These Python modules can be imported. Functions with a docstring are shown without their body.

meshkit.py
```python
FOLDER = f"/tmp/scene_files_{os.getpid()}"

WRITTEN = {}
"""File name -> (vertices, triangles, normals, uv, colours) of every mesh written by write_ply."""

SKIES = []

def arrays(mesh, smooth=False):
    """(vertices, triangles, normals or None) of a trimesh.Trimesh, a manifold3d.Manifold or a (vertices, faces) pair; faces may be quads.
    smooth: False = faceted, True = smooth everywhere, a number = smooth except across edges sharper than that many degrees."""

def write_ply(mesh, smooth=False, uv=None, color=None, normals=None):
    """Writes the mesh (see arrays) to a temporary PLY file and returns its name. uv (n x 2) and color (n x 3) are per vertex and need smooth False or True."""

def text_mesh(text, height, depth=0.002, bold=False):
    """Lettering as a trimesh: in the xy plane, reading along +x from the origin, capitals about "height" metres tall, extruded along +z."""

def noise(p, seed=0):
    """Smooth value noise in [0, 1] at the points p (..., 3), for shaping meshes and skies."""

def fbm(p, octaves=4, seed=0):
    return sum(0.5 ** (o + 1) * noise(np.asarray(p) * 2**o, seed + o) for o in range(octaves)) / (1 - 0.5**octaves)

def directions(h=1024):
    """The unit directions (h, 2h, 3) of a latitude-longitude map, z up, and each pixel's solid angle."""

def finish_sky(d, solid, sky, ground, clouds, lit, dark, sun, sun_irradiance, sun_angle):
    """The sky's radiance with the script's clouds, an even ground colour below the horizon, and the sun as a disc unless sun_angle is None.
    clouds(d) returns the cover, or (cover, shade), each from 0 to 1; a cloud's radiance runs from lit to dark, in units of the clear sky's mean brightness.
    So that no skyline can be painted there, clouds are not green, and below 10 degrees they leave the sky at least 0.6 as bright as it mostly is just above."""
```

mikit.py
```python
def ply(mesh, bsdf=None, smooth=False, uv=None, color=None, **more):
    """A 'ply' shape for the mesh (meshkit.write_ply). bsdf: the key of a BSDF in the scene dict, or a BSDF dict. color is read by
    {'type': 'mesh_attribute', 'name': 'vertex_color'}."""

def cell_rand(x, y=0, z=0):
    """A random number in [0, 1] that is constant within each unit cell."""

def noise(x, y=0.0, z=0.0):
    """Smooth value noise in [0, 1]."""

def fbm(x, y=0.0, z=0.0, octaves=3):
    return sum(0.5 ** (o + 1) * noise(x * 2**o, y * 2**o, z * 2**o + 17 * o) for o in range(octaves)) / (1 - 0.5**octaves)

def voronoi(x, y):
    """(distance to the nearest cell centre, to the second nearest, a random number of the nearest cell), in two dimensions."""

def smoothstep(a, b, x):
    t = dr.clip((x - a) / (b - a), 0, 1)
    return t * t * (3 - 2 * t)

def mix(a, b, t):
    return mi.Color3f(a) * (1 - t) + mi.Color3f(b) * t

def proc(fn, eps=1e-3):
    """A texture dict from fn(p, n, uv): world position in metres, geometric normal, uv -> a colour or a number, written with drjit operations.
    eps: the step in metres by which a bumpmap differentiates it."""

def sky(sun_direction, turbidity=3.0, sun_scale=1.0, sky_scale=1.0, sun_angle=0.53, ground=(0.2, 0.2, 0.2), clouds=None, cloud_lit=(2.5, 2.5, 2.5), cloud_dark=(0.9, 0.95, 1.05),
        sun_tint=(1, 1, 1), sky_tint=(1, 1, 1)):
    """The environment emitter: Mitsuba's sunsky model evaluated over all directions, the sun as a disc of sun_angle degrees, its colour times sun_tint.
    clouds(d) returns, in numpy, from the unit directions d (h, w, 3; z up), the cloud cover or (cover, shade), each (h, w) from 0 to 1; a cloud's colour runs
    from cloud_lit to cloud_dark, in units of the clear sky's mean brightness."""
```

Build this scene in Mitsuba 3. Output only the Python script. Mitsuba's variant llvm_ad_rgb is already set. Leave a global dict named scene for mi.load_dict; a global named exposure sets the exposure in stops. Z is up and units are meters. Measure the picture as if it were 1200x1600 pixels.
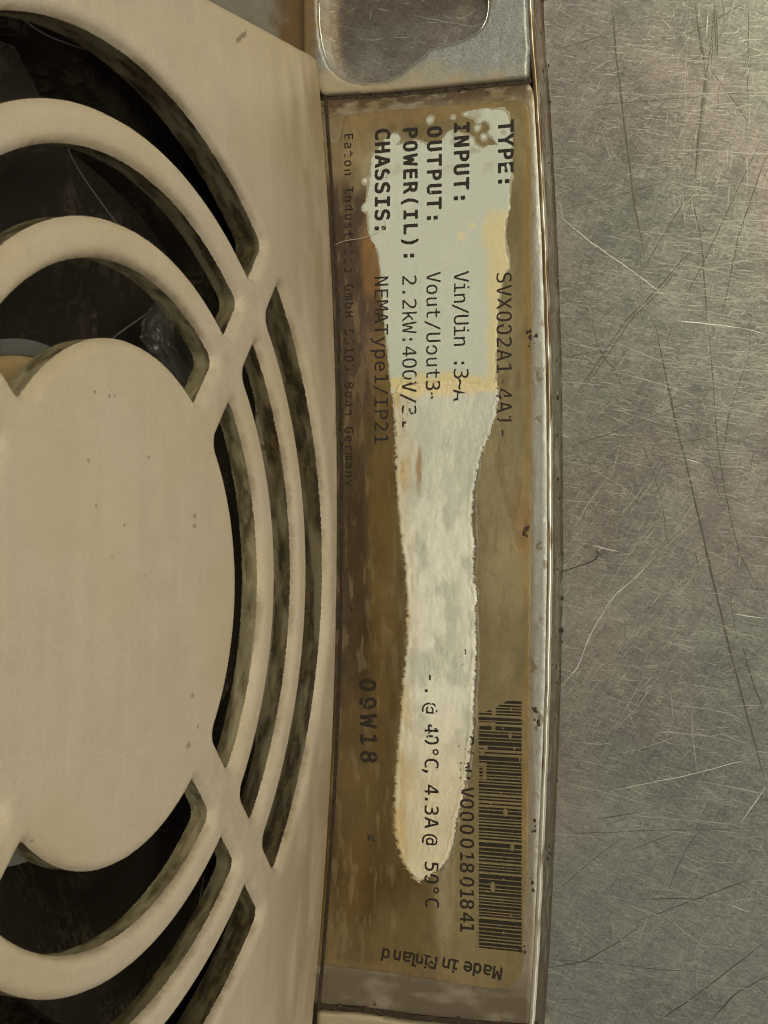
import math, random, json
import numpy as np, trimesh, shapely, drjit as dr, mitsuba as mi
from shapely.geometry import Polygon, Point, LineString, box
from shapely.ops import unary_union
from scipy.spatial import cKDTree
import mikit, meshkit
from mikit import proc, noise, fbm, smoothstep, mix, cell_rand

random.seed(7); rng = np.random.default_rng(7)
U = 1e-4                                   # lengths below are in tenths of a millimetre
T = mi.ScalarTransform4f
scene, labels = {}, {}

# ---------------------------------------------------------------- camera
TILT, DIST = math.radians(18.5), 2200 * U
eye = [DIST * math.sin(TILT), 0, DIST * math.cos(TILT)]
scene['camera'] = dict(type='thinlens', aperture_radius=.00022, focus_distance=.208, fov=2 * math.degrees(math.atan(800 / 2200)), fov_axis='y', near_clip=0.01, far_clip=20.0,
                       to_world=T().look_at(origin=eye, target=[0, 0, 0], up=[0, 1, 0]))
# ---------------------------------------------------------------- light: two ceiling panels, an added side fill, an added bounce panel, the room's dim bounce
def lamp(key, pos, size, rad):
    scene[key] = dict(type='rectangle', to_world=T().look_at(origin=pos, target=[0, 0, 0], up=[0.1, 0.2, 0.9]) @ T().scale([size[0] / 2, size[1] / 2, 1]),
                      bsdf=dict(type='diffuse', reflectance=dict(type='rgb', value=[.7, .7, .7])), emitter=dict(type='area', radiance=dict(type='rgb', value=rad)))
    labels[key] = dict(kind='structure')
def warm(k, c=(1.0, .92, .72)): return [k * x for x in c]
lamp('ceiling_light', [.66, .04, .88], (.5, .34), warm(12.6, (1.0, .935, .72)))
lamp('ceiling_light_001', [1.25, -.9, .75], (.8, .5), warm(3.4, (1.0, .93, .79)))  # added fill from the side to even out the light on the cover
lamp('ceiling_light_003', [.44, .60, 1.10], (.3, .2), warm(50.0, (1.0, .91, .62)))
lamp('ceiling_light_002', [.9, 1.75, 2.1], (3.6, 2.8), warm(.16, (1.0, .97, .84)))  # added glowing panel standing in for light bounced off the ceiling
scene['room_light'] = dict(type='constant', radiance=dict(type='rgb', value=[.185, .170, .148]))
exposure = -0.33

# ---------------------------------------------------------------- helpers
def put(key, mesh, bsdf, smooth=False, label=None, cat=None, group=None, kind=None):
    scene[key] = mikit.ply(mesh, bsdf, smooth=smooth)
    note(key, label, cat, group, kind)
def note(key, label=None, cat=None, group=None, kind=None):
    d = {k: v for k, v in dict(label=label, category=cat, group=group, kind=kind).items() if v}
    if d: labels[key] = d
def nth(key, n): return key if n == 0 else f'{key}_{n:03d}'
def cat(ms): return trimesh.util.concatenate(ms)
def tm(v, f): return trimesh.Trimesh(np.asarray(v, float), np.asarray(f, int), process=False)

def march(F, xs, ys):
    """Triangles of the grid where F > 0, cut along F = 0. Returns points, triangles, the directed boundary edges (inside on the left)."""
    nx, ny = F.shape
    i, j = np.meshgrid(np.arange(nx - 1), np.arange(ny - 1), indexing='ij')
    a = (i * ny + j).ravel(); b = a + ny; c = b + 1; d = a + 1
    tri = np.vstack([np.c_[a, b, c], np.c_[a, c, d]])
    f = F.ravel(); pos = np.c_[np.repeat(xs, ny), np.tile(ys, nx)]
    s = f[tri] > 0; n = s.sum(1)
    out = [tri[n == 3]]; keys = []; parts = []
    N = nx * ny
    def cut(p, q):
        return np.c_[np.minimum(p, q), np.maximum(p, q)]
    one, two = tri[n == 1], tri[n == 2]
    s1, s2 = s[n == 1].argmax(1), (~s[n == 2]).argmax(1)
    r1 = np.take_along_axis(one, (s1[:, None] + np.arange(3)) % 3, 1)
    r2 = np.take_along_axis(two, (s2[:, None] + np.arange(3)) % 3, 1)
    e = np.vstack([cut(r1[:, 0], r1[:, 1]), cut(r1[:, 0], r1[:, 2]), cut(r2[:, 0], r2[:, 1]), cut(r2[:, 0], r2[:, 2])])
    u, inv = np.unique(e, axis=0, return_inverse=True); inv = inv.ravel() + N
    m1, m2 = len(r1), len(r2)
    p1, p2, q1, q2 = inv[:m1], inv[m1:2 * m1], inv[2 * m1:2 * m1 + m2], inv[2 * m1 + m2:]
    out += [np.c_[r1[:, 0], p1, p2], np.c_[q1, r2[:, 1], r2[:, 2]], np.c_[q1, r2[:, 2], q2]]
    t = f[u[:, 0]] / (f[u[:, 0]] - f[u[:, 1]])
    V = np.vstack([pos, pos[u[:, 0]] * (1 - t)[:, None] + pos[u[:, 1]] * t[:, None]])
    tris = np.vstack(out); bed = np.vstack([np.c_[p1, p2], np.c_[q2, q1]])
    used, flat = np.unique(tris.ravel(), return_inverse=True)
    remap = np.full(len(V), -1); remap[used] = np.arange(len(used))
    return V[used], flat.reshape(-1, 3), remap[bed]

def lines_of(poly):
    ps = getattr(poly, 'geoms', [poly])
    return [r for p in ps for r in [p.exterior, *p.interiors]]
def dist_to(rings, P, step=.6):
    pts = np.vstack([np.array(shapely.segmentize(r, step).coords) for r in rings])
    return cKDTree(pts).query(P)[0]
def sdf(poly, P):
    return dist_to(lines_of(poly), P) * np.where(shapely.contains_xy(poly, P[:, 0], P[:, 1]), 1, -1)
def chaikin(p, n=2, closed=True):
    p = np.asarray(p, float)
    for _ in range(n):
        q = np.roll(p, -1, 0) if closed else p[1:]
        b = p if closed else p[:-1]
        m = np.stack([b * .75 + q * .25, b * .25 + q * .75], 1).reshape(-1, p.shape[1])
        p = m if closed else np.vstack([p[:1], m, p[-1:]])
    return p
def fb(P, s, o=3, seed=0): return meshkit.fbm(np.c_[np.asarray(P)[:, :2] / s, np.full(len(P), .37)], o, seed)
def sheet(poly, step, height, skirt=0.0, ragged=0.0, rscale=6.0, seed=0, floor=None, soft=0):
    """A sheet over the polygon: height(d, P) above z = 0, d the distance from its edge; the edge is dropped to floor."""
    x0, y0, x1, y1 = poly.bounds
    xs, ys = np.arange(x0 - 2 * step - ragged, x1 + 2 * step + ragged, step), np.arange(y0 - 2 * step - ragged, y1 + 2 * step + ragged, step)
    P = np.c_[np.repeat(xs, len(ys)), np.tile(ys, len(xs))]
    F = sdf(poly, P)
    if ragged: F = F + ragged * 2 * (fb(P, rscale, 3, seed) - .5)
    F[np.abs(F) < 1e-3] = 1e-3
    V, f, e = march(F.reshape(len(xs), len(ys)), xs, ys)
    b = np.unique(e)
    d = cKDTree(V[b]).query(V)[0]
    V3 = np.c_[V, height(d, V)]
    if floor is not None:
        k = np.arange(len(b)); m = np.full(len(V), -1); m[b] = k + len(V)
        low = np.c_[V[b], np.full(len(b), floor)]
        A, B = e[:, 0], e[:, 1]
        f = np.vstack([f, np.c_[A, m[B], B], np.c_[A, m[A], m[B]]]); V3 = np.vstack([V3, low])
    return tm(V3 * U, f)
def ribbon(P, w, z, taper=True):
    P = np.asarray(P, float); L = LineString(P); n = max(4, int(L.length / 14))
    s = np.linspace(0, L.length, n); C = np.array([L.interpolate(x).coords[0] for x in s])
    C[1:-1] += rng.normal(0, .35, (n - 2, 2))
    t = np.gradient(C, axis=0); t /= np.linalg.norm(t, axis=1, keepdims=True)
    q = np.c_[-t[:, 1], t[:, 0]]
    k = w / 2 * (np.minimum(1, .15 + 5 * np.minimum(s, L.length - s) / L.length) if taper else 1) * rng.uniform(.55, 1.2, n)
    v = np.vstack([C + q * k[:, None], C - q * k[:, None]])
    i = np.arange(n - 1)
    f = np.vstack([np.c_[i, i + n, i + n + 1], np.c_[i, i + n + 1, i + 1]])
    return tm(np.c_[v, np.full(len(v), z)] * U, f)
def tube(P, r, sides=7):
    P = np.asarray(P, float); n = len(P)
    t = np.gradient(P, axis=0); t /= np.linalg.norm(t, axis=1, keepdims=True)
    a = np.cross(t, [0.1, 0.2, 1.0]); a /= np.linalg.norm(a, axis=1, keepdims=True); b = np.cross(t, a)
    an = np.arange(sides) * 2 * np.pi / sides
    r = np.broadcast_to(r, (n,))
    v = P[:, None] + r[:, None, None] * (np.cos(an)[None, :, None] * a[:, None] + np.sin(an)[None, :, None] * b[:, None])
    i, j = [x.ravel() for x in np.meshgrid(np.arange(n - 1), np.arange(sides), indexing='ij')]
    A, B, C, D = i * sides + j, i * sides + (j + 1) % sides, (i + 1) * sides + (j + 1) % sides, (i + 1) * sides + j
    return tm(v.reshape(-1, 3) * U, np.vstack([np.c_[A, B, C], np.c_[A, C, D]]))

# ---------------------------------------------------------------- materials
def rgb(*c): return dict(type='rgb', value=list(c))
def pr(base, rough=.5, metallic=0.0, spec=.5, **k):
    return dict(type='twosided', bsdf=dict(type='principled', base_color=base if isinstance(base, dict) else rgb(*base), roughness=rough, metallic=metallic, specular=spec, **k))
def bumped(b, fn, scale, eps=4e-5):
    return dict(type='twosided', bsdf=dict(type='bumpmap', arbitrary=proc(fn, eps), scale=scale, bsdf=b['bsdf']))
K = 1 / U
def rot(x, y, a): return x * math.cos(a) + y * math.sin(a), -x * math.sin(a) + y * math.cos(a)

def steel_col(p, n, uv):
    x, y = p.x * K, p.y * K
    big = fbm(x / 160 + 5, y / 160, 0.0, 3)
    s = mi.Float(0)
    for a, f, w in ((-.16, 1.0, .5), (1.1, .8, .3), (-.5, .9, .3), (.35, 1.0, .35), (2.4, .8, .25)):
        u, v = rot(x, y, a)
        s += w * (fbm(u / 15 + 3 * noise(u / 30, v / 9, 2.0), v * f / 1.9, a * 10, 2) - .5)
    fine = noise(x / 2.0, y / 1.6, 3.0) - .5
    k = 1 + .34 * (big - .5) + .85 * s + .32 * fine
    tint = mix((.495, .508, .465), (.525, .48, .45), smoothstep(.35, .65, fbm(x / 210, y / 210 + 9, 0.0, 2)))
    c = tint * dr.maximum(k, .3)
    hole = smoothstep(205, 150, x) * smoothstep(640, 665, y)  # brown reflection inside the hole, painted into the sheet colour
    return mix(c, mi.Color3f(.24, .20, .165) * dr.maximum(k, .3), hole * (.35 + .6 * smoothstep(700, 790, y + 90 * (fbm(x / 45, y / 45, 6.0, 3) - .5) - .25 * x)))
def steel_rough(p, n, uv):
    x, y = p.x * K, p.y * K
    return mi.Float(.30 + .11 * (fbm(x / 30, y / 30, 1.0, 3) - .5) + .12 * (noise(x / 3, y / 1.2, 4.0) - .5))
def steel_bump(p, n, uv):
    x, y = p.x * K, p.y * K
    s = mi.Float(0)
    for a, f in ((-.16, .9), (1.1, .6), (.4, .7)):
        u, v = rot(x, y, a); s += noise(u / 22, v * f / 1.6, a * 7)
    return s / 3 + .6 * fbm(x / 40, y / 40, 2.0, 2)
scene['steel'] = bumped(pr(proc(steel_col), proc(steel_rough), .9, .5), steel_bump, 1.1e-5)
scene['dark_scratch'] = pr((.19, .178, .155), .38, .85)
scene['light_scratch'] = pr((.98, .97, .90), .34, .55)  # glint of the scratch facets, put into a pale base colour
scene['faint_scratch'] = pr((.80, .79, .71), .32, .9)
scene['dim_scratch'] = pr((.37, .36, .32), .32, .9)

SPOTS = [[63.2,639.7,4],[128.4,758.8,3.5],[126.1,727.5,2.5],[127.7,716.3,2.5],[54.2,773.4,4],[-4.7,520.8,6],[-17.3,522.6,5],[-14.2,697.8,3],[-225.5,520.8,6],[-265.8,503.0,4],[-285.7,527.8,8],[6.8,757.5,3],[-328.6,863.5,3],[-48.9,723.3,3],[-73.0,650.4,2]]
def plastic_col(p, n, uv):
    x, y, z = p.x * K, p.y * K, p.z * K
    c = mix((.394, .342, .270), (.380, .326, .254), fbm(y / 120, z / 120, 2.0, 3))
    c = c * (1 + .13 * (noise(y / 2.2, z / 2.2, x / 3) - .5) + .10 * (fbm(y / 30, z / 45, 8.0, 3) - .5) + .09 * (fbm(y / 160, z / 16, 12.0, 3) - .5))
    c = mix(c, (.37, .30, .18), .35 * smoothstep(.5, .75, fbm(y / 190, z / 210, 14.0, 3)))
    streak = fbm(y / 130 + .6 * noise(y / 60, z / 60, 1.0), z / 34, 4.0, 4)
    rim = smoothstep(330, 20, z) * smoothstep(120, 420, dr.abs(y + 60))  # brown soiling, with the shade near the base painted in
    c = mix(c, (.20, .145, .07), .72 * smoothstep(.12, .72, streak) * rim)
    c = mix(c, (.29, .23, .14), .6 * smoothstep(95, 4, z) * smoothstep(.2, .7, fbm(y / 60, z / 26, 9.0, 3)))
    c = mix(c, (.12, .075, .035), .75 * smoothstep(.60, .72, fbm(y / 26 + 3, z / 7, 5.0, 3)) * smoothstep(46, 6, z))
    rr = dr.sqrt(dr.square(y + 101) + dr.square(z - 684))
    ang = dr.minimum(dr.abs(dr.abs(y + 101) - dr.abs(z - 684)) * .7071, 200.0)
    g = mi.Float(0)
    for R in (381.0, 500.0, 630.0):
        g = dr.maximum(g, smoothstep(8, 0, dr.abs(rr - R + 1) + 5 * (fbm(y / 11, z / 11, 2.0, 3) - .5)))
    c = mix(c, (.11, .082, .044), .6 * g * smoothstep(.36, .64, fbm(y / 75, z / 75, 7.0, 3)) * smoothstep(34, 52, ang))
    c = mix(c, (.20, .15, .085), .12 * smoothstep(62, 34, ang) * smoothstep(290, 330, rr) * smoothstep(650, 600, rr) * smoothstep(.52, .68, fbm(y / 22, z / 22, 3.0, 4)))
    fl = mi.Float(0)
    for sy, sz, r in SPOTS:
        d = dr.sqrt(dr.square((y - sy) * 1.3) + dr.square((z - sz) * .8)) + 3 * (noise(y / 4, z / 4, 6.0) - .5)
        fl = dr.maximum(fl, smoothstep(r * 1.1, r * .2, d))
    c = mix(c, (.17, .125, .075), .7 * fl)
    mark = smoothstep(5.5, 1.5, dr.abs(y - 640 - .62 * (z - 338) * -1.0) + 3 * (noise(y / 6, z / 6, 1.0) - .5)) * smoothstep(24, 14, dr.abs(z - 322))
    return mix(c, (.10, .065, .05), .75 * mark)
def plastic_bump(p, n, uv):
    x, y, z = p.x * K, p.y * K, p.z * K
    return fbm(y / 2.6, z / 2.6, x / 2.6, 2)
scene['plastic'] = bumped(pr(proc(plastic_col), .55, 0.0, .35), plastic_bump, 2.2e-5)
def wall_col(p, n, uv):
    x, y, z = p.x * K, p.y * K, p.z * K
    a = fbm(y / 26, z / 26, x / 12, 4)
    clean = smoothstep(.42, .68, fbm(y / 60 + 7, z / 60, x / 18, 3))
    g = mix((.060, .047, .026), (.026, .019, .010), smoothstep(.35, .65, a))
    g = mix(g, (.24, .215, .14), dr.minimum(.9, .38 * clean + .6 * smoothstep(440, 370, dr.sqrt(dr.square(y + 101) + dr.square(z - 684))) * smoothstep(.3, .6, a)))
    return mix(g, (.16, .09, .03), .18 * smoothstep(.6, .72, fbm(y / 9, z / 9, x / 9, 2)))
def grime_bump(p, n, uv):
    x, y, z = p.x * K, p.y * K, p.z * K
    return fbm(x / 4, y / 4, z / 4, 3)
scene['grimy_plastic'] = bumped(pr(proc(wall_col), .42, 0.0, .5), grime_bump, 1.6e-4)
def dust_col(p, n, uv):
    x, y, z = p.x * K, p.y * K, p.z * K
    w = fbm(y / 14 + 2 * noise(y / 9, z / 9, 1.0), z / 14 + 2 * noise(y / 9, z / 9, 4.0), x / 14, 3)
    return mix((.020, .0155, .011), (.058, .046, .033), smoothstep(.40, .75, w) * smoothstep(.35, .7, fbm(y / 90, z / 90, 3.0, 2)))
scene['dusty_black'] = bumped(pr(proc(dust_col), .6, 0.0, .2), grime_bump, 1.2e-4)
scene['black_plastic'] = pr((.016, .013, .010), .55, 0.0, .2)
scene['clump'] = bumped(pr((.06, .054, .05), .28, 0.0, .8), grime_bump, 3e-4)
scene['grey_ring'] = pr((.10, .10, .095), .5)
def sticker_col(p, n, uv):
    y, z = p.y * K, p.z * K
    return mix((.62, .44, .20), (.48, .33, .14), fbm(y / 40, z / 40, 0.0, 3))
scene['sticker'] = pr(proc(sticker_col), .5)

def cast_col(p, n, uv):
    x, y = p.x * K, p.y * K
    c = mix((.40, .40, .385), (.31, .31, .295), fbm(x / 14, y / 16, 0.0, 4))
    c = c * (1 + .3 * (noise(x / 1.6, y / 1.6, 0.0) - .5))
    top = smoothstep(560, 625, y) * smoothstep(245, 205, x)
    c = mix(c, (.24, .19, .11), .85 * smoothstep(.30, .55, fbm(x / 30, y / 14, 5.0, 4)) * top)
    c = mix(c, (.16, .115, .065), .7 * smoothstep(.63, .76, fbm(x / 12 + noise(x / 5, y / 5, 0.0), y / 26, 5.0, 4)))
    c = mix(c, (.22, .16, .085), .6 * smoothstep(243, 235, x + 5 * (fbm(y / 30, x / 8, 1.0, 3) - .5)))
    c = mix(c, (.135, .105, .075), .85 * smoothstep(-690, -735, y) * smoothstep(.2, .55, fbm(x / 60, y / 22, 8.0, 3)))
    return mix(c, (.07, .045, .026), .8 * smoothstep(.35, .6, fbm(x / 18, y / 8, 2.0, 3)) * smoothstep(618, 642, y))
scene['cast_metal'] = bumped(pr(proc(cast_col), .46, .55, .5), lambda p, n, uv: fbm(p.x * K / 7, p.y * K / 7, p.z * K / 7, 3), 7e-5)
def lug_col(p, n, uv):
    x, y = p.x * K, p.y * K
    c = mix((.34, .355, .355), (.24, .248, .25), fbm(x / 10, y / 10, 0.0, 4)) * (1 + .6 * (noise(x / 1.5, y / 1.5, 0.0) - .5))
    c = mix(c, (.42, .36, .24), .8 * smoothstep(700, 662, y + 40 * (fbm(x / 30, y / 30, 3.0, 3) - .5) + .12 * (x - 40)))
    c = mix(c, (.20, .13, .05), .9 * smoothstep(-96, -120, x + 14 * (fbm(x / 12, y / 12, 4.0, 3) - .5)))
    return c
scene['lug_metal'] = bumped(pr(proc(lug_col), .44, .5, .5), lambda p, n, uv: fbm(p.x * K / 3.2, p.y * K / 3.2, p.z * K / 3.2, 3), 8e-5)
def ledge_col(p, n, uv):
    x, y = p.x * K, p.y * K
    c = mix((.22, .205, .18), (.16, .145, .12), fbm(x / 20, y / 20, 0.0, 4))
    return mix(c, (.12, .066, .02), .9 * smoothstep(-205, -165, x + 50 * (fbm(x / 22, y / 22, 2.0, 3) - .5)))
scene['rim_highlight'] = pr((.62, .60, .54), .26, .85)
scene['rusty_ledge'] = pr(proc(ledge_col), .5, .3)
def side_col(p, n, uv):
    x, y, z = p.x * K, p.y * K, p.z * K
    c = mix((.062, .043, .024), (.032, .023, .014), fbm(y / 22, z / 8, x / 8, 4))
    return mix(c, (.12, .11, .09), .6 * smoothstep(.55, .72, fbm(y / 40, z / 10, 4.0, 3)))
scene['grimy_side'] = bumped(pr(proc(side_col), .5, .2, .5), grime_bump, 2.4e-4)
def bead_col(p, n, uv):
    x, y, z = p.x * K, p.y * K, p.z * K
    return mix((.62, .60, .54), (.22, .165, .10), smoothstep(.44, .66, fbm(y / 40, x / 6, z / 6, 4) + .16 * smoothstep(0, 500, y) - .10 * smoothstep(-200, -700, y)))  # brown grime above, paler towards the foot: bead highlight painted in
scene['worn_edge_glint'] = pr(proc(bead_col), .3, .7, .5)
scene['gunk_and_shade'] = bumped(pr((.030, .020, .012), .5, 0.0, .35), grime_bump, 2e-4)  # dark colour for grime and for painted shade in the gaps

# label film: yellowed varnish with stains of their own
STAINS = [  # x, y, half width, half length, colour, strength
    (-52, 330, 46, 240, (.060, .040, .030), .94), (-52, -130, 42, 260, (.046, .030, .016), .92), (-14, 400, 20, 70, (.20, .105, .04), .8), (-5, 240, 26, 50, (.22, .14, .07), .5),
    (-4, -60, 24, 300, (.125, .082, .026), .6), (-78, 60, 16, 700, (.055, .038, .027), .7), (-50, -430, 40, 150, (.105, .072, .028), .6), (-50, 580, 60, 60, (.22, .165, .09), .7),
    (222, -16, 15, 60, (.20, .10, .035), .85), (229, 300, 8, 420, (.22, .15, .055), .7), (229, -400, 8, 320, (.20, .13, .05), .6), (60, 615, 170, 14, (.22, .15, .07), .6), (60, -715, 170, 12, (.16, .11, .06), .5),
    (100, -560, 18, 140, (.30, .26, .18), .4), (190, 40, 40, 300, (.30, .26, .165), .35), (0, 545, 60, 50, (.27, .24, .155), .6)]
def film_col(p, n, uv):
    x, y = p.x * K, p.y * K
    w = fbm(x / 30, y / 60, 0.0, 4) - .5
    w2 = fbm(x / 18, y / 30, 6.0, 3) - .5
    c = mix((.180, .150, .080), (.146, .119, .062), smoothstep(.3, .7, fbm(x / 70, y / 110, 2.0, 4)))
    c = mix((.078, .052, .020), c, smoothstep(-5, 95, x + 70 * w + 40 * w2))
    c = mix(c, (.066, .038, .009), .9 * smoothstep(-440, -600, y + 160 * w) * smoothstep(150, 30, x + 60 * w2))
    c = mix(c, (.15, .115, .055), .5 * smoothstep(-560, -680, y + 120 * w))
    for sx, sy, a, b, col, k in STAINS:
        r = dr.sqrt(dr.square((x - sx) / a) + dr.square((y - sy) / b)) + .8 * w + .4 * w2
        c = mix(c, col, k * smoothstep(1.3, .55, r))
    c = mix(c, (.15, .11, .06), .55 * smoothstep(.56, .72, fbm(x / 9, y / 40, 4.0, 4)))
    return c * (1 + .16 * (noise(x / 1.7, y / 1.7, 0.0) - .5) + .5 * (fbm(x / 34 + noise(x / 20, y / 20, 2.0), y / 60, 9.0, 4) - .5))
scene['label_film'] = bumped(pr(proc(film_col), proc(lambda p, n, uv: mi.Float(.28 + .3 * fbm(p.x * K / 26, p.y * K / 40, 3.0, 3))), 0.0, .28), lambda p, n, uv: fbm(p.x * K / 9, p.y * K / 16, 0.0, 3), 1.3e-4)
def washed_col(p, n, uv):
    x, y = p.x * K, p.y * K
    c = mix((.465, .495, .455), (.43, .462, .43), fbm(x / 40, y / 50, 0.0, 4))
    w = 26 * (fbm(x / 16, y / 18, 3.0, 4) - .5)
    c = mix(c, (.55, .48, .27), .8 * smoothstep(158, 176, x + w + .03 * (y - 300)) * smoothstep(470, 440, y + w) )
    c = mix(c, (.55, .47, .25), .85 * smoothstep(15, 6, dr.abs(y - 199 + w * .9)))
    c = mix(c, (.56, .52, .33), .8 * smoothstep(9, 4, dr.sqrt(dr.square(x - 126) + dr.square(y - 424)) + .3 * w))
    c = mix(c, (.56, .52, .33), .6 * smoothstep(7, 3, dr.sqrt(dr.square(x - 143) + dr.square(y - 438)) + .3 * w))
    c = mix(c, (.31, .31, .26), .75 * smoothstep(.56, .70, fbm(x / 24 + 3, y / 24, 7.0, 3)) * smoothstep(500, 560, y))
    return c * (1 + .10 * (noise(x / 1.6, y / 1.6, 0.0) - .5))
scene['washed_label'] = bumped(pr(proc(washed_col), .5, 0.0, .4), lambda p, n, uv: fbm(p.x * K / 10, p.y * K / 10, 0.0, 2), 6e-5)
def paper_col(p, n, uv):
    x, y = p.x * K, p.y * K
    c = mix((.455, .46, .415), (.61, .605, .54), smoothstep(.35, .65, fbm(x / 22, y / 40, 0.0, 4)))
    c = mix(c, (.47, .48, .45), .7 * smoothstep(-60, 120, y))
    c = c * (1 + .22 * (fbm(x / 7, y / 26, 11.0, 3) - .5))
    c = mix(c, (.44, .385, .26), .6 * smoothstep(52, 30, x - .02 * y + 14 * (fbm(x / 10, y / 30, 12.0, 3) - .5)))
    c = mix(c, (.50, .43, .29), .7 * smoothstep(-260, -470, y) )
    c = mix(c, (.42, .31, .15), .75 * smoothstep(60, 25, x + 16 * (fbm(x / 14, y / 40, 5.0, 3) - .5)) * smoothstep(.42, .62, fbm(x / 16, y / 60, 3.0, 3)))
    c = mix(c, (.60, .50, .28), .8 * smoothstep(175, 188, y + 18 * (fbm(x / 12, y / 12, 2.0, 3) - .5)))
    c = mix(c, (.27, .15, .05), .8 * smoothstep(1.2, .3, dr.sqrt(dr.square((x - 58) / 6) + dr.square((y - 70) / 42)) + .8 * (fbm(x / 5, y / 14, 0.0, 2) - .5)))
    return c * (1 + .12 * (noise(x / 1.5, y / 3, 0.0) - .5))
scene['torn_paper'] = bumped(pr(proc(paper_col), .6, 0.0, .35), lambda p, n, uv: fbm(p.x * K / 3, p.y * K / 9, 0.0, 3), 9e-5)
scene['torn_rim_shade'] = pr(proc(lambda p, n, uv: mix((.11, .095, .07), (.21, .185, .135), fbm(p.x * K / 6, p.y * K / 12, 0.0, 3))), .5)  # painted shadow and dirt along the tear
scene['ink'] = pr((.022, .018, .016), .6, 0.0, .25)
scene['worn_ink'] = pr((.020, .015, .011), .6, 0.0, .25)
scene['faint_ink'] = pr((.014, .011, .009), .6, 0.0, .25)
scene['hair_mat'] = pr((.03, .022, .016), .4)
scene['fibre_mat'] = pr((.42, .36, .27), .5)

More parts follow.
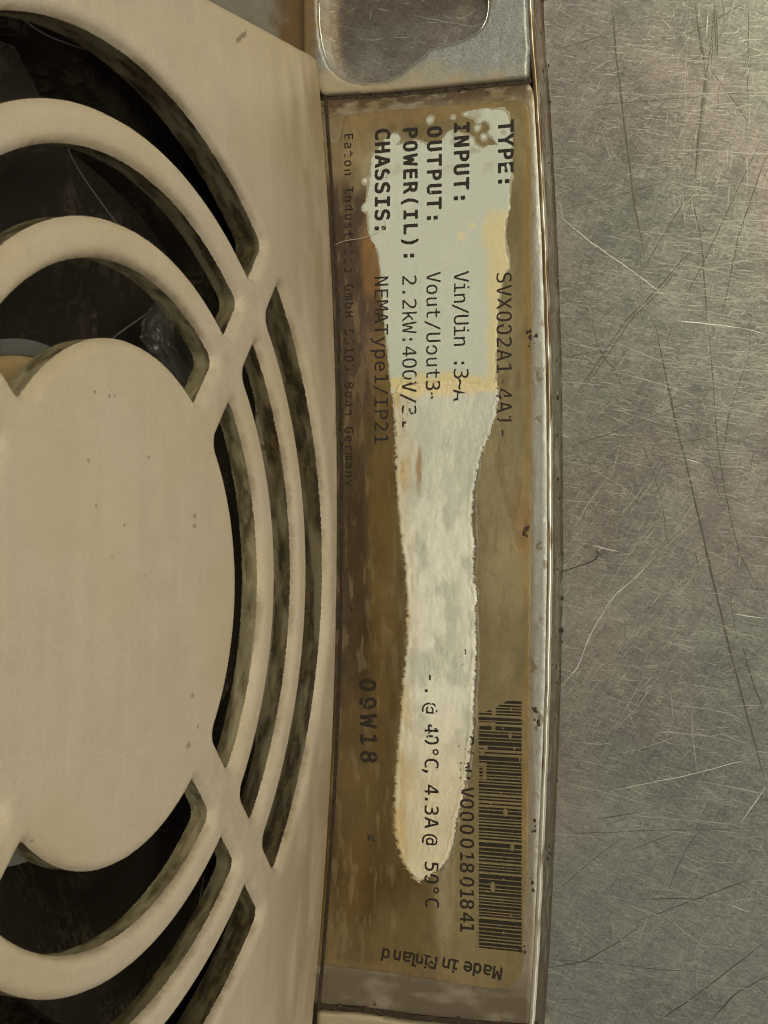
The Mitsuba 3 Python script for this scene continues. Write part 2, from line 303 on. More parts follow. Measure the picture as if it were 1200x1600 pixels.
# ---------------------------------------------------------------- the worktop: a scratched metal sheet
ZS = -40.0
wx, wy = np.linspace(-2200, 2600, 25), np.linspace(-2600, 2600, 27)
WX, WY = np.meshgrid(wx, wy, indexing='ij'); q = (np.arange(24)[:, None] * 27 + np.arange(26)[None]).ravel()
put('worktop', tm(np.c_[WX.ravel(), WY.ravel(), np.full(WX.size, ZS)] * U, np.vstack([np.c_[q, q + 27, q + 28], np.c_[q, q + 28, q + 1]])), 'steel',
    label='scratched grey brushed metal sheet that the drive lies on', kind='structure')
DARK = [[4,[[349.6,773.5],[355.4,696.5],[367.9,588.2],[383.2,464.6],[394.7,403.3],[398.5,383.9]]],[6,[[473.9,759.1],[484.1,683.1],[490.6,652.1],[478.6,548.1],[474.5,494.3]]],[2,[[501.7,755.9],[497.1,699.7],[490.6,652.1]]],[2.2,[[473.9,488.7],[439.3,434.0],[401.4,372.2]]],[2.5,[[467.4,471.1],[481.4,407.6],[490.6,283.9]]],[3.4,[[412.8,287.3],[443.0,141.1],[460.8,68.5],[478.6,-9.5],[499.0,-99.3],[519.2,-188.5],[548.5,-300.2],[574.8,-397.1]]],[1.6,[[306.7,617.9],[401.4,615.9],[577.5,615.5]]],[2,[[481.4,403.8],[416.6,332.1],[370.8,289.1],[334.1,235.5],[285.1,163.0]]],[1.4,[[486.9,407.2],[424.2,331.8],[378.5,288.8],[341.8,235.2],[293.0,170.6]]],[1.8,[[574.8,557.8],[536.7,478.4],[484.1,367.6],[448.7,297.2]]],[2.2,[[574.8,519.5],[536.7,409.8],[511.0,283.1]]],[1.4,[[272.3,460.6],[380.4,482.2],[458.0,499.4]]],[1.6,[[269.3,708.4],[352.5,723.8],[401.4,740.6]]],[1.5,[[496.2,651.6],[519.2,620.1],[551.2,569.2]]],[1.5,[[448.7,704.9],[481.4,716.5],[545.8,748.0]]],[1.6,[[550.3,750.3],[548.5,590.1]]],[1.8,[[491.6,283.9],[499.0,193.8],[505.4,103.9],[516.5,26.4],[536.7,-60.1],[568.5,-125.3]]],[1.5,[[550.3,229.8],[522.9,148.8],[516.5,103.7],[505.4,55.7]]],[1.2,[[553.1,281.2],[550.3,230.7]]],[1.5,[[318.5,291.4],[334.1,235.5],[358.3,210.5],[365.0,182.3]]],[1.4,[[455.2,101.8],[501.7,113.4]]],[2.4,[[538.5,-187.9],[555.8,-250.2],[573.0,-291.6]]],[1.3,[[267.3,-492.3],[398.5,-478.0],[576.6,-461.4]]],[1.3,[[267.3,-577.4],[319.4,-529.3],[366.9,-488.9]]],[1.8,[[576.6,-526.8],[469.2,-576.4],[381.3,-617.8]]],[1.7,[[391.8,-581.2],[448.7,-575.3],[514.6,-570.5]]],[2,[[391.8,-622.6],[363.1,-645.5],[308.7,-682.8],[252.4,-698.4]]],[1.5,[[252.4,-685.6],[326.3,-683.0],[416.6,-683.4],[483.2,-681.3]]],[2.2,[[577.5,-624.8],[528.4,-668.1],[469.2,-720.7],[412.8,-766.2]]],[2.4,[[577.5,-677.1],[532.1,-706.3],[494.3,-753.0]]],[1.4,[[392.8,112.4],[424.2,19.1],[435.5,-57.3]]],[1.2,[[465.5,152.0],[486.0,94.7],[513.7,9.4]]],[1.2,[[522.9,-122.4],[533.9,-188.0]]],[1.5,[[324.3,-465.8],[393.8,-449.5]]],[1.2,[[472.0,-56.9],[482.3,-94.8]]],[1.2,[[508.2,641.9],[506.4,594.9]]],[1.3,[[511.9,754.7],[516.5,716.5]]],[1.4,[[338.9,-474.5],[377.5,-457.3]]],[1.1,[[439.3,276.6],[429.8,243.6]]],[1.3,[[288.1,100.5],[353.4,120.8],[472.0,166.1]]],[1.4,[[277.2,234.5],[324.3,244.6]]],[1.1,[[398.5,518.3],[448.7,525.8]]],[1.2,[[548.5,37.5],[557.6,93.7]]],[1.3,[[372.7,-510.6],[448.7,-476.3]]],[1.3,[[490.6,-454.3],[458.0,-504.1],[429.8,-573.1]]],[2,[[498.0,699.6],[495.3,652.6]]],[5,[[502.7,746.3],[505.4,670.5]]]]
LIGHT = [[1.3,[[259.4,461.5],[319.4,407.9],[394.7,351.5],[443.0,309.8]]],[1.2,[[431.7,540.5],[495.3,533.4],[571.2,521.7]]],[2,[[445.8,284.9],[543.0,269.5]]],[1.2,[[541.2,269.5],[574.8,259.7]]],[1.4,[[355.4,256.0],[431.7,221.6]]],[1.6,[[370.8,207.2],[429.8,189.1],[475.8,170.8]]],[1.8,[[460.8,78.9],[484.1,71.1]]],[1.8,[[272.3,118.3],[288.1,113.2]]],[1.5,[[478.6,-9.5],[419.4,-61.2]]],[1.2,[[419.4,-61.2],[389.0,-95.2],[349.6,-129.6],[315.5,-188.5],[299.9,-233.8],[267.3,-273.1]]],[1.5,[[484.1,158.2],[571.2,141.2]]],[1.6,[[547.6,-76.9],[577.5,-79.4]]],[1.3,[[528.4,-149.6],[577.5,-156.0]]],[1.2,[[271.3,-375.6],[363.1,-386.0]]],[1.2,[[279.2,-413.3],[363.1,-428.4],[409.9,-439.8]]],[1.2,[[344.7,-421.8],[469.2,-389.3],[555.8,-359.8]]],[1.4,[[473.0,-397.6],[573.0,-411.2]]],[1.2,[[381.3,-456.1],[538.5,-459.5]]],[1.5,[[538.5,-457.6],[573.0,-403.7]]],[1.2,[[420.4,-327.2],[494.3,-331.1],[528.4,-323.7]]],[1.2,[[455.2,-254.1],[532.1,-264.3]]],[1.3,[[518.3,-575.9],[552.2,-586.0]]],[1.2,[[401.4,625.5],[577.5,612.7]]],[1.5,[[426.1,736.0],[441.1,715.2]]],[1.4,[[319.4,-50.5],[361.1,-59.8]]],[1.2,[[377.5,178.1],[410.9,167.6]]],[1,[[483.2,-528.7],[469.2,-576.4]]],[1,[[429.8,706.9],[448.7,704.9]]],[2.5,[[492.5,738.0],[488.8,700.6]]]]
put('worktop__deep_scratches', cat([ribbon(p, w * .95, ZS + .25 + .01 * i) for i, (w, p) in enumerate(DARK) if w < 3.6] + [ribbon(np.array(p) + rng.normal(0, w * .3, 2), w * .42, ZS + .3 + .01 * i) for i, (w, p) in enumerate(DARK) if w > 3.6 for _ in range(2)]), 'dark_scratch', kind='stuff', label='long dark scratches in the metal sheet')
put('worktop__dull_scuffs', cat([ribbon(p, w, ZS + .12 + .01 * i) for i, (w, p) in enumerate(DARK) if w > 3.2]), 'dim_scratch', kind='stuff')
put('worktop__bright_scratches', cat([ribbon(p, w * .75, ZS + .8 + .01 * i) for i, (w, p) in enumerate(LIGHT) if i % 3 == 0 or w > 1.7]), 'light_scratch', kind='stuff', label='scratches with painted bright glints in the metal sheet')
put('worktop__pale_scratches', cat([ribbon(np.array(p) + rng.normal(0, .4, np.shape(p)), w * rng.uniform(.4, .75), ZS + .7 + .01 * i) for i, (w, p) in enumerate(LIGHT) if not (i % 3 == 0 or w > 1.7) for _ in range(2)]), 'faint_scratch', kind='stuff')
def micro(n, ang, z, region=None):
    out = []
    for i in range(n):
        c = np.array([rng.uniform(region[0], region[1]), rng.uniform(region[2], region[3])]) if region else np.array([rng.uniform(235, 640), rng.uniform(-860, 900)]) if rng.random() < .975 else np.array([rng.uniform(-120, 180), rng.uniform(660, 840)])
        a = ang(); l = min(rng.lognormal(2.85, .75), 130); d = np.array([math.cos(a), math.sin(a)]) * l / 2
        m = c + rng.normal(0, .03 * l, 2)
        out.append(ribbon([c - d, m, c + d], rng.uniform(.5, 1.15), z + .0001 * i))
    return cat(out)
put('worktop__fine_bright_scratches', micro(2100, lambda: rng.normal(-.16, .2) if rng.random() < .75 else rng.uniform(0, 3.14), ZS + .5), 'faint_scratch', kind='stuff')
put('worktop__fine_dark_scratches', micro(1500, lambda: rng.normal(-.16, .2) if rng.random() < .4 else rng.normal(.8, .35) if rng.random() < .5 else rng.uniform(0, 3.14), ZS + .05), 'dim_scratch', kind='stuff')

put('worktop__hatched_scratches', cat([micro(420, lambda: rng.normal(-.14, .07), ZS + .55, (430, 640, 60, 720)), micro(260, lambda: rng.normal(-.2, .08), ZS + .6, (300, 620, 60, 420)), micro(160, lambda: rng.normal(.95, .06), ZS + .65, (260, 460, -330, 30)),
    micro(120, lambda: rng.normal(1.5, .06), ZS + .7, (440, 560, 420, 860))]), 'faint_scratch', kind='stuff')
# ---------------------------------------------------------------- the drive
D = 'motor_drive'
note(D, 'beige plastic drive with a round fan grille, grimy metal base and worn rating label', 'motor drive')
BEAD = chaikin([[231.4,812.0],[236.3,714.8],[242.2,646.6],[252.0,481.8],[257.9,337.0],[262.8,173.2],[263.7,0.0],[263.7,-96.2],[260.8,-240.6],[255.9,-385.2],[251.0,-481.9],[246.1,-607.6],[238.3,-733.9],[234.3,-792.3]], 2, False)
bead_x = lambda Y: np.interp(Y, BEAD[::-1, 1], BEAD[::-1, 0])
LUGEDGE, LOW = [[-101.6,657.5],[0.0,653.0],[103.9,652.1],[194.7,652.2],[230.4,651.6]], [[-112.5,-786.6],[-42.4,-782.8],[41.9,-785.2],[144.6,-783.3],[244.2,-777.6]]
F_ = D + '__mounting_flange'
inb = [(bead_x(y) - 3, y) for y in np.linspace(645, -790, 90)]
plate = Polygon([(-900, 648), *[(x, y - 3.5) for x, y in LUGEDGE if y and x < 232], *inb[1:-1], *[(x, y + 5) for x, y in LOW[::-1] if x < 230], (-900, -790)]).buffer(0)
near = plate.intersection(box(-160, -2000, 2000, 2000))
put(F_, sheet(near, 5, lambda d, P: np.minimum(0, -2.5 * (1 - np.minimum(d, 4) / 4)) + .8 * (fb(P, 40, 3, 3) - .5), floor=ZS), 'cast_metal', smooth=35, label='dirty grey cast metal base strip under the label')
HOLE = Polygon(chaikin([[-105.5,851.3],[-107.7,790.8],[-103.4,749.8],[-96.9,720.7],[-83.9,697.2],[-64.5,681.1],[-41.0,671.8],[-9.2,668.7],[12.9,670.6],[48.4,690.9],[68.0,704.8],[74.2,710.1],[76.3,712.8],[80.4,713.4],[92.7,715.0],[120.3,718.0],[150.7,728.5],[165.7,745.4],[170.7,774.1],[167.7,818.2]] + [[150, 880], [100, 930], [30, 948], [-50, 930], [-95, 895]], 1))
lug = Polygon([*[(x, y + 2) for x, y in LUGEDGE], *[(bead_x(y) - 4, y) for y in (700, 740, 790)], (224, 1040), (-136, 1040), (-134, 700)])
lug = lug.buffer(-9).buffer(9).difference(HOLE)
put(F_ + '__lug', sheet(lug, 3, lambda d, P: 8 - (5 - np.sqrt(np.maximum(0, 25 - np.square(np.maximum(0, 5 - d))))) + 1.2 * (fb(P, 22, 3, 5) - .5), floor=ZS), 'lug_metal', smooth=40, label='bright worn mounting lug with a round hole at the top')
rp = [p for p in HOLE.exterior.coords if p[1] < 830]
k0 = int(np.argmin([p[0] for p in rp])); rp = sorted(rp, key=lambda p: math.atan2(p[1] - 800, p[0] - 30) % (2 * math.pi) if math.atan2(p[1] - 800, p[0] - 30) % (2 * math.pi) > 2.5 else 9)
rp = np.array([p for p in rp if math.atan2(p[1] - 800, p[0] - 30) % (2 * math.pi) > 2.8 or p[1] < 800])
rp = chaikin(rp, 1, False)
put(F_ + '__hole_rim', tube(np.c_[rp, np.full(len(rp), 4.6)], 1.5 + .8 * (meshkit.fbm(np.c_[rp / 9, rp[:, 0] * 0], 3) - .5)), 'rim_highlight', smooth=True, label='rim of the hole in the mounting lug, made bright for its highlight')  # bright tube added for the highlight on the hole edge
ledge = Polygon([(-520, 640), (-131, 640), (-133, 1100), (-520, 1100)])
put(F_ + '__ledge', sheet(ledge, 5, lambda d, P: -14 + 1.5 * (fb(P, 30, 3, 9) - .5) - 3 * np.maximum(0, 1 - d / 4), floor=ZS), 'rusty_ledge', smooth=35, label='rust stained ledge of the base behind the corner of the cover')
lug2 = Polygon([*[(x, y - 4) for x, y in LOW], (225, -1100), (-112, -1100)]).buffer(-6).buffer(6)
put(F_ + '__lug_001', sheet(lug2, 4, lambda d, P: 8 - (5 - np.sqrt(np.maximum(0, 25 - np.square(np.maximum(0, 5 - d))))), floor=ZS), 'lug_metal', smooth=40)
ys = np.linspace(960, -960, 330)
bx = bead_x(np.clip(ys, -790, 811)) + np.where(np.abs(ys) > 790, -(np.abs(ys) - 790) * .05, 0)
wob = 1.3 * (meshkit.fbm(np.c_[ys / 30, ys * 0, ys * 0], 3) - .5)
def strip(prof):
    v = np.concatenate([np.c_[bx + wob * (1 if k else 0) + dx, ys, np.full(len(ys), z)] for k, (dx, z) in enumerate(prof)])
    n = len(ys); f = []
    for k in range(len(prof) - 1):
        i = np.arange(n - 1) + k * n
        f += [np.c_[i, i + 1, i + n + 1], np.c_[i, i + n + 1, i + n]]
    m = tm(v * U, np.vstack(f)); 
    if m.face_normals[:, 2].mean() < 0 or m.face_normals[:, 0].mean() < -.5: m.invert()
    return m
put(F_ + '__edge_bead', strip([(-6, -3), (-4.5, .4), (-2.5, 2.2), (0, 2.6), (2, 1.6), (3.6, -1.5)]), 'worn_edge_glint', smooth=True, label='thin worn shiny ridge along the edge of the base, its highlight painted towards the foot')
put(F_ + '__side_wall', strip([(3.2, -1), (5.5, -9), (7, -20), (8.5, -34), (12, ZS - .5)]), 'grimy_side', smooth=True, label='brown grimy side of the base above the metal sheet')

def blob(c, r, squash=(1, 1, .6)):
    m = trimesh.creation.icosphere(1, 1.0); v = np.array(m.vertices)
    v *= (1 + .7 * (meshkit.fbm(v * 1.3 + np.array(c) * .37, 2) - .5))[:, None] * r * np.array(squash)
    return tm((v + c) * U, m.faces)
bl = []
for line, n, sp in ((LUGEDGE, 11, 2.6), (LOW, 48, 4.5)):
    L_ = LineString(line); bl.append(sheet(L_.buffer(5), 1.5, lambda d, P: -2.0 + 1.6 * fb(P, 14, 3, 4), ragged=4.4, rscale=15, seed=31, floor=-6))  # ragged grime strip, also painting the dark gap at the groove
    for _ in range(n):
        c = L_.interpolate(rng.uniform(0, L_.length) * (1 if n < 30 else rng.uniform(.1, 1)))
        bl.append(blob([c.x, c.y + rng.normal(0, sp), rng.uniform(-2, 1)], rng.uniform(.8, 3.2), (1.6, .8, .6)))
cy_ = np.linspace(700, -800, 200)
bl.append(sheet(LineString(np.c_[-6.45e-5 * cy_ ** 2 - 3.415e-4 * cy_ - 70.7 + 1.0, cy_]).buffer(3.0), 1.2, lambda d, P: 1.0 + .8 * fb(P, 6, 3, 4), ragged=1.6, rscale=10, seed=37, floor=-1))  # dark strip painting the contact shade between cover and label
for y in np.linspace(640, -790, 170):
    c = -6.45e-5 * y * y - 3.415e-4 * y - 70.7
    if rng.random() < .35: bl.append(blob([c + 1.5 + rng.normal(0, 1.3), y, rng.uniform(-.5, 1.5)], rng.uniform(.8, 2.6), (.8, 2.2, .7)))
for y in rng.uniform(-780, 800, 46):
    x0 = bead_x(y)
    bl.append(blob([x0 + rng.choice([-7, 11.5, 12.5]) + rng.normal(0, 1), y, ZS + 2 if rng.random() < .4 else -4], rng.uniform(.6, 2.2), (.8, 1.8, .8)))
for x, y in ((236, -560), (241, -300), (243, -318), (226, -30), (230, -24), (-20, -505), (-22, -515), (-50, -150), (232, 270), (234, 255), (240, 262), (238, -470), (222, -660)):
    for _ in range(4): bl.append(blob([x + rng.normal(0, 2), y + rng.normal(0, 4), 1.2], rng.uniform(1, 2.8), (1, 1.3, .4)))
put(F_ + '__grime_and_shade', cat(bl), 'gunk_and_shade', smooth=True, kind='stuff', label='dark sticky grime in the seams of the base, with painted gap shade')

# ---------------------------------------------------------------- the rating label
A_ = D + '__rating_label'
film = Polygon(chaikin([[-87.2,626.5],[0.3,626.7],[104.2,625.2],[206.9,624.5],[219.8,622.3],[229.6,612.7],[234.6,598.8],[235.5,289.7],[234.6,96.6],[232.6,-193.2],[229.6,-483.2],[223.7,-677.1],[219.8,-696.9],[210.9,-713.3],[195.0,-725.7],[165.0,-727.0],[42.2,-720.3],[-91.5,-718.1],[-95.8,-608.0],[-85.0,-202.4],[-85.0,202.4]], 1)).union(box(-125, -718, -60, 585))
put(A_, sheet(film, 4, lambda d, P: 1.0 * np.minimum(1, d / 1.5 + .15) + .25 * (fb(P, 26, 3, 8) - .5), floor=-1.2, ragged=.8, rscale=12), 'label_film', smooth=True, label='yellowed stained rating label on the metal base, its print partly worn away')
washed = unary_union([Polygon(chaikin(w, 1)).buffer(0) for w in [[[-10.2,567.6],[-1.8,577.9],[3.5,583.5],[11.9,577.8],[17.2,572.3],[42.2,572.2],[54.7,576.2],[69.2,568.0],[89.8,570.3],[101.1,581.1],[108.2,587.4],[116.4,585.7],[126.6,579.0],[142.8,574.7],[146.8,562.6],[155.9,555.0],[162.0,554.5],[170.0,559.7],[188.0,556.2],[201.9,543.4],[204.9,521.9],[201.9,494.9],[201.9,485.2],[199.9,456.2],[196.0,441.9],[194.0,425.6],[195.0,403.2],[202.9,373.6],[195.0,361.4],[188.0,345.2],[183.0,311.4],[181.0,253.1],[180.0,194.7],[177.0,170.5],[13.0,174.6],[8.8,216.6],[4.5,267.7],[-3.9,340.0],[-7.1,393.2],[-12.3,413.6],[-22.9,430.2],[-27.2,461.6],[-29.3,481.8],[-25.1,501.6],[-20.8,539.4],[-20.8,555.4]],[[204.9,523.8],[203.9,570.5],[201.9,590.0],[197.0,609.9],[175.0,613.8],[149.9,614.2],[134.7,613.6],[125.6,611.4],[137.7,603.5],[154.9,599.0],[167.0,594.1],[171.0,584.9],[166.0,578.5],[173.0,569.2],[183.0,559.6],[187.0,544.7]]]])
isl = [Point(x, y).buffer(r) for x, y, r in [[112.3,605.8,3],[151.9,598.3,5],[150.9,586.7,4.5],[160.9,572.1,5],[75.4,606.1,5],[-31.4,519.1,4],[-29.3,476.8,7],[196.0,462.3,6],[17.2,581.3,9],[-22.9,507.5,3]]]
washed_all = unary_union([washed, *isl])
scene['washed_halo'] = pr(proc(lambda p, n, uv: mix((.245, .225, .155), (.33, .315, .25), fbm(p.x * K / 12, p.y * K / 12, 2.0, 4))), .45)
put(A_ + '__washed_halo', sheet(washed_all.buffer(3.2), 1.6, lambda d, P: .6 + .75 * np.minimum(1, d / 2.5), ragged=4.5, rscale=11, seed=5, floor=.2), 'washed_halo', smooth=True, label='thin half washed margin round the pale grey patch')
put(A_ + '__washed_patch', sheet(washed_all, 1.6, lambda d, P: 1.15 + .65 * np.minimum(1, d / 2.5), ragged=3.4, rscale=6, seed=2, floor=.4), 'washed_label', smooth=True, label='pale grey washed patch of the label behind the headings')
paper = Polygon(chaikin([[13.0,203.5],[19.3,99.7],[21.4,39.9],[26.6,-29.9],[37.0,-99.4],[39.1,-178.9],[33.9,-238.7],[26.6,-318.6],[21.4,-398.6],[16.1,-458.7],[18.2,-508.4],[31.8,-547.2],[50.6,-569.6],[58.9,-571.9],[68.2,-566.1],[93.9,-547.2],[109.3,-521.4],[116.4,-481.6],[126.6,-441.6],[137.7,-377.2],[140.8,-352.5],[145.8,-322.9],[142.8,-303.5],[146.8,-254.4],[148.9,-195.6],[145.8,-156.6],[150.9,-127.1],[142.8,-97.9],[145.8,-58.7],[140.8,-19.6],[142.8,9.8],[145.8,39.1],[152.9,78.2],[165.0,107.3],[175.0,134.5],[181.0,155.8],[184.0,182.9],[181.0,202.5],[144.8,195.7],[104.2,204.8],[63.0,198.1]], 1)).buffer(0)
def fluff(d, P):
    g = np.minimum(1, d / 5)
    return 1.2 + g * (1.3 + 1.5 * (meshkit.fbm(np.c_[P[:, 0] / 7, P[:, 1] / 13, P[:, 0] * 0], 4) - .35)) + 1.4 * np.exp(-((d - 3) / 2.5) ** 2)
put(A_ + '__torn_paper', sheet(paper, 1.5, fluff, ragged=6.0, rscale=4.5, seed=11, floor=.3), 'torn_paper', smooth=True, label='long torn strip of bare white paper down the middle of the label')
ex = np.array(shapely.segmentize(paper.exterior, 3).coords); fib = []
for c in ex[rng.permutation(len(ex))[:230]]:
    a = rng.normal(0, .55) + (0 if c[0] > 80 else math.pi); l = rng.uniform(4, 13)
    p0 = c - np.array([math.cos(a), math.sin(a)]) * l * .7; p2 = c + np.array([math.cos(a), math.sin(a)]) * l * .3
    q = chaikin([p0, (p0 + p2) / 2 + rng.normal(0, 1, 2), p2], 2, False)
    fib.append(tube(np.c_[q, np.linspace(3.0, 1.9, len(q))], np.linspace(.9, .35, len(q)), 5))
put(A_ + '__paper_fibres', cat(fib), 'torn_paper', smooth=True, kind='stuff', label='short paper fibres along the torn edge')
EI = np.array([[-27.2,471.6],[195.0,427.4],[156.9,83.0],[148.9,39.1],[146.8,0.0],[150.9,-58.7],[145.8,-102.7],[152.9,-127.1],[148.9,-161.4],[152.9,-205.3],[150.9,-254.2],[146.8,-303.3],[149.9,-327.6],[142.8,-372.0],[126.6,-451.4],[118.4,-491.2],[110.3,-526.3],[93.9,-550.2]][2:])
rimp = LineString(chaikin(EI, 1, False)).buffer(2.4)
put(A_ + '__torn_rim_shade', sheet(rimp, 1.3, lambda d, P: 1.1 + .9 * np.minimum(1, d / 2), ragged=4.2, rscale=8, seed=21, floor=.4), 'torn_rim_shade', smooth=True, label='grey strip of painted shadow and dirt at the lifted film edge beside the torn paper')  # dark strip painting the shadow and dirt beside the tear

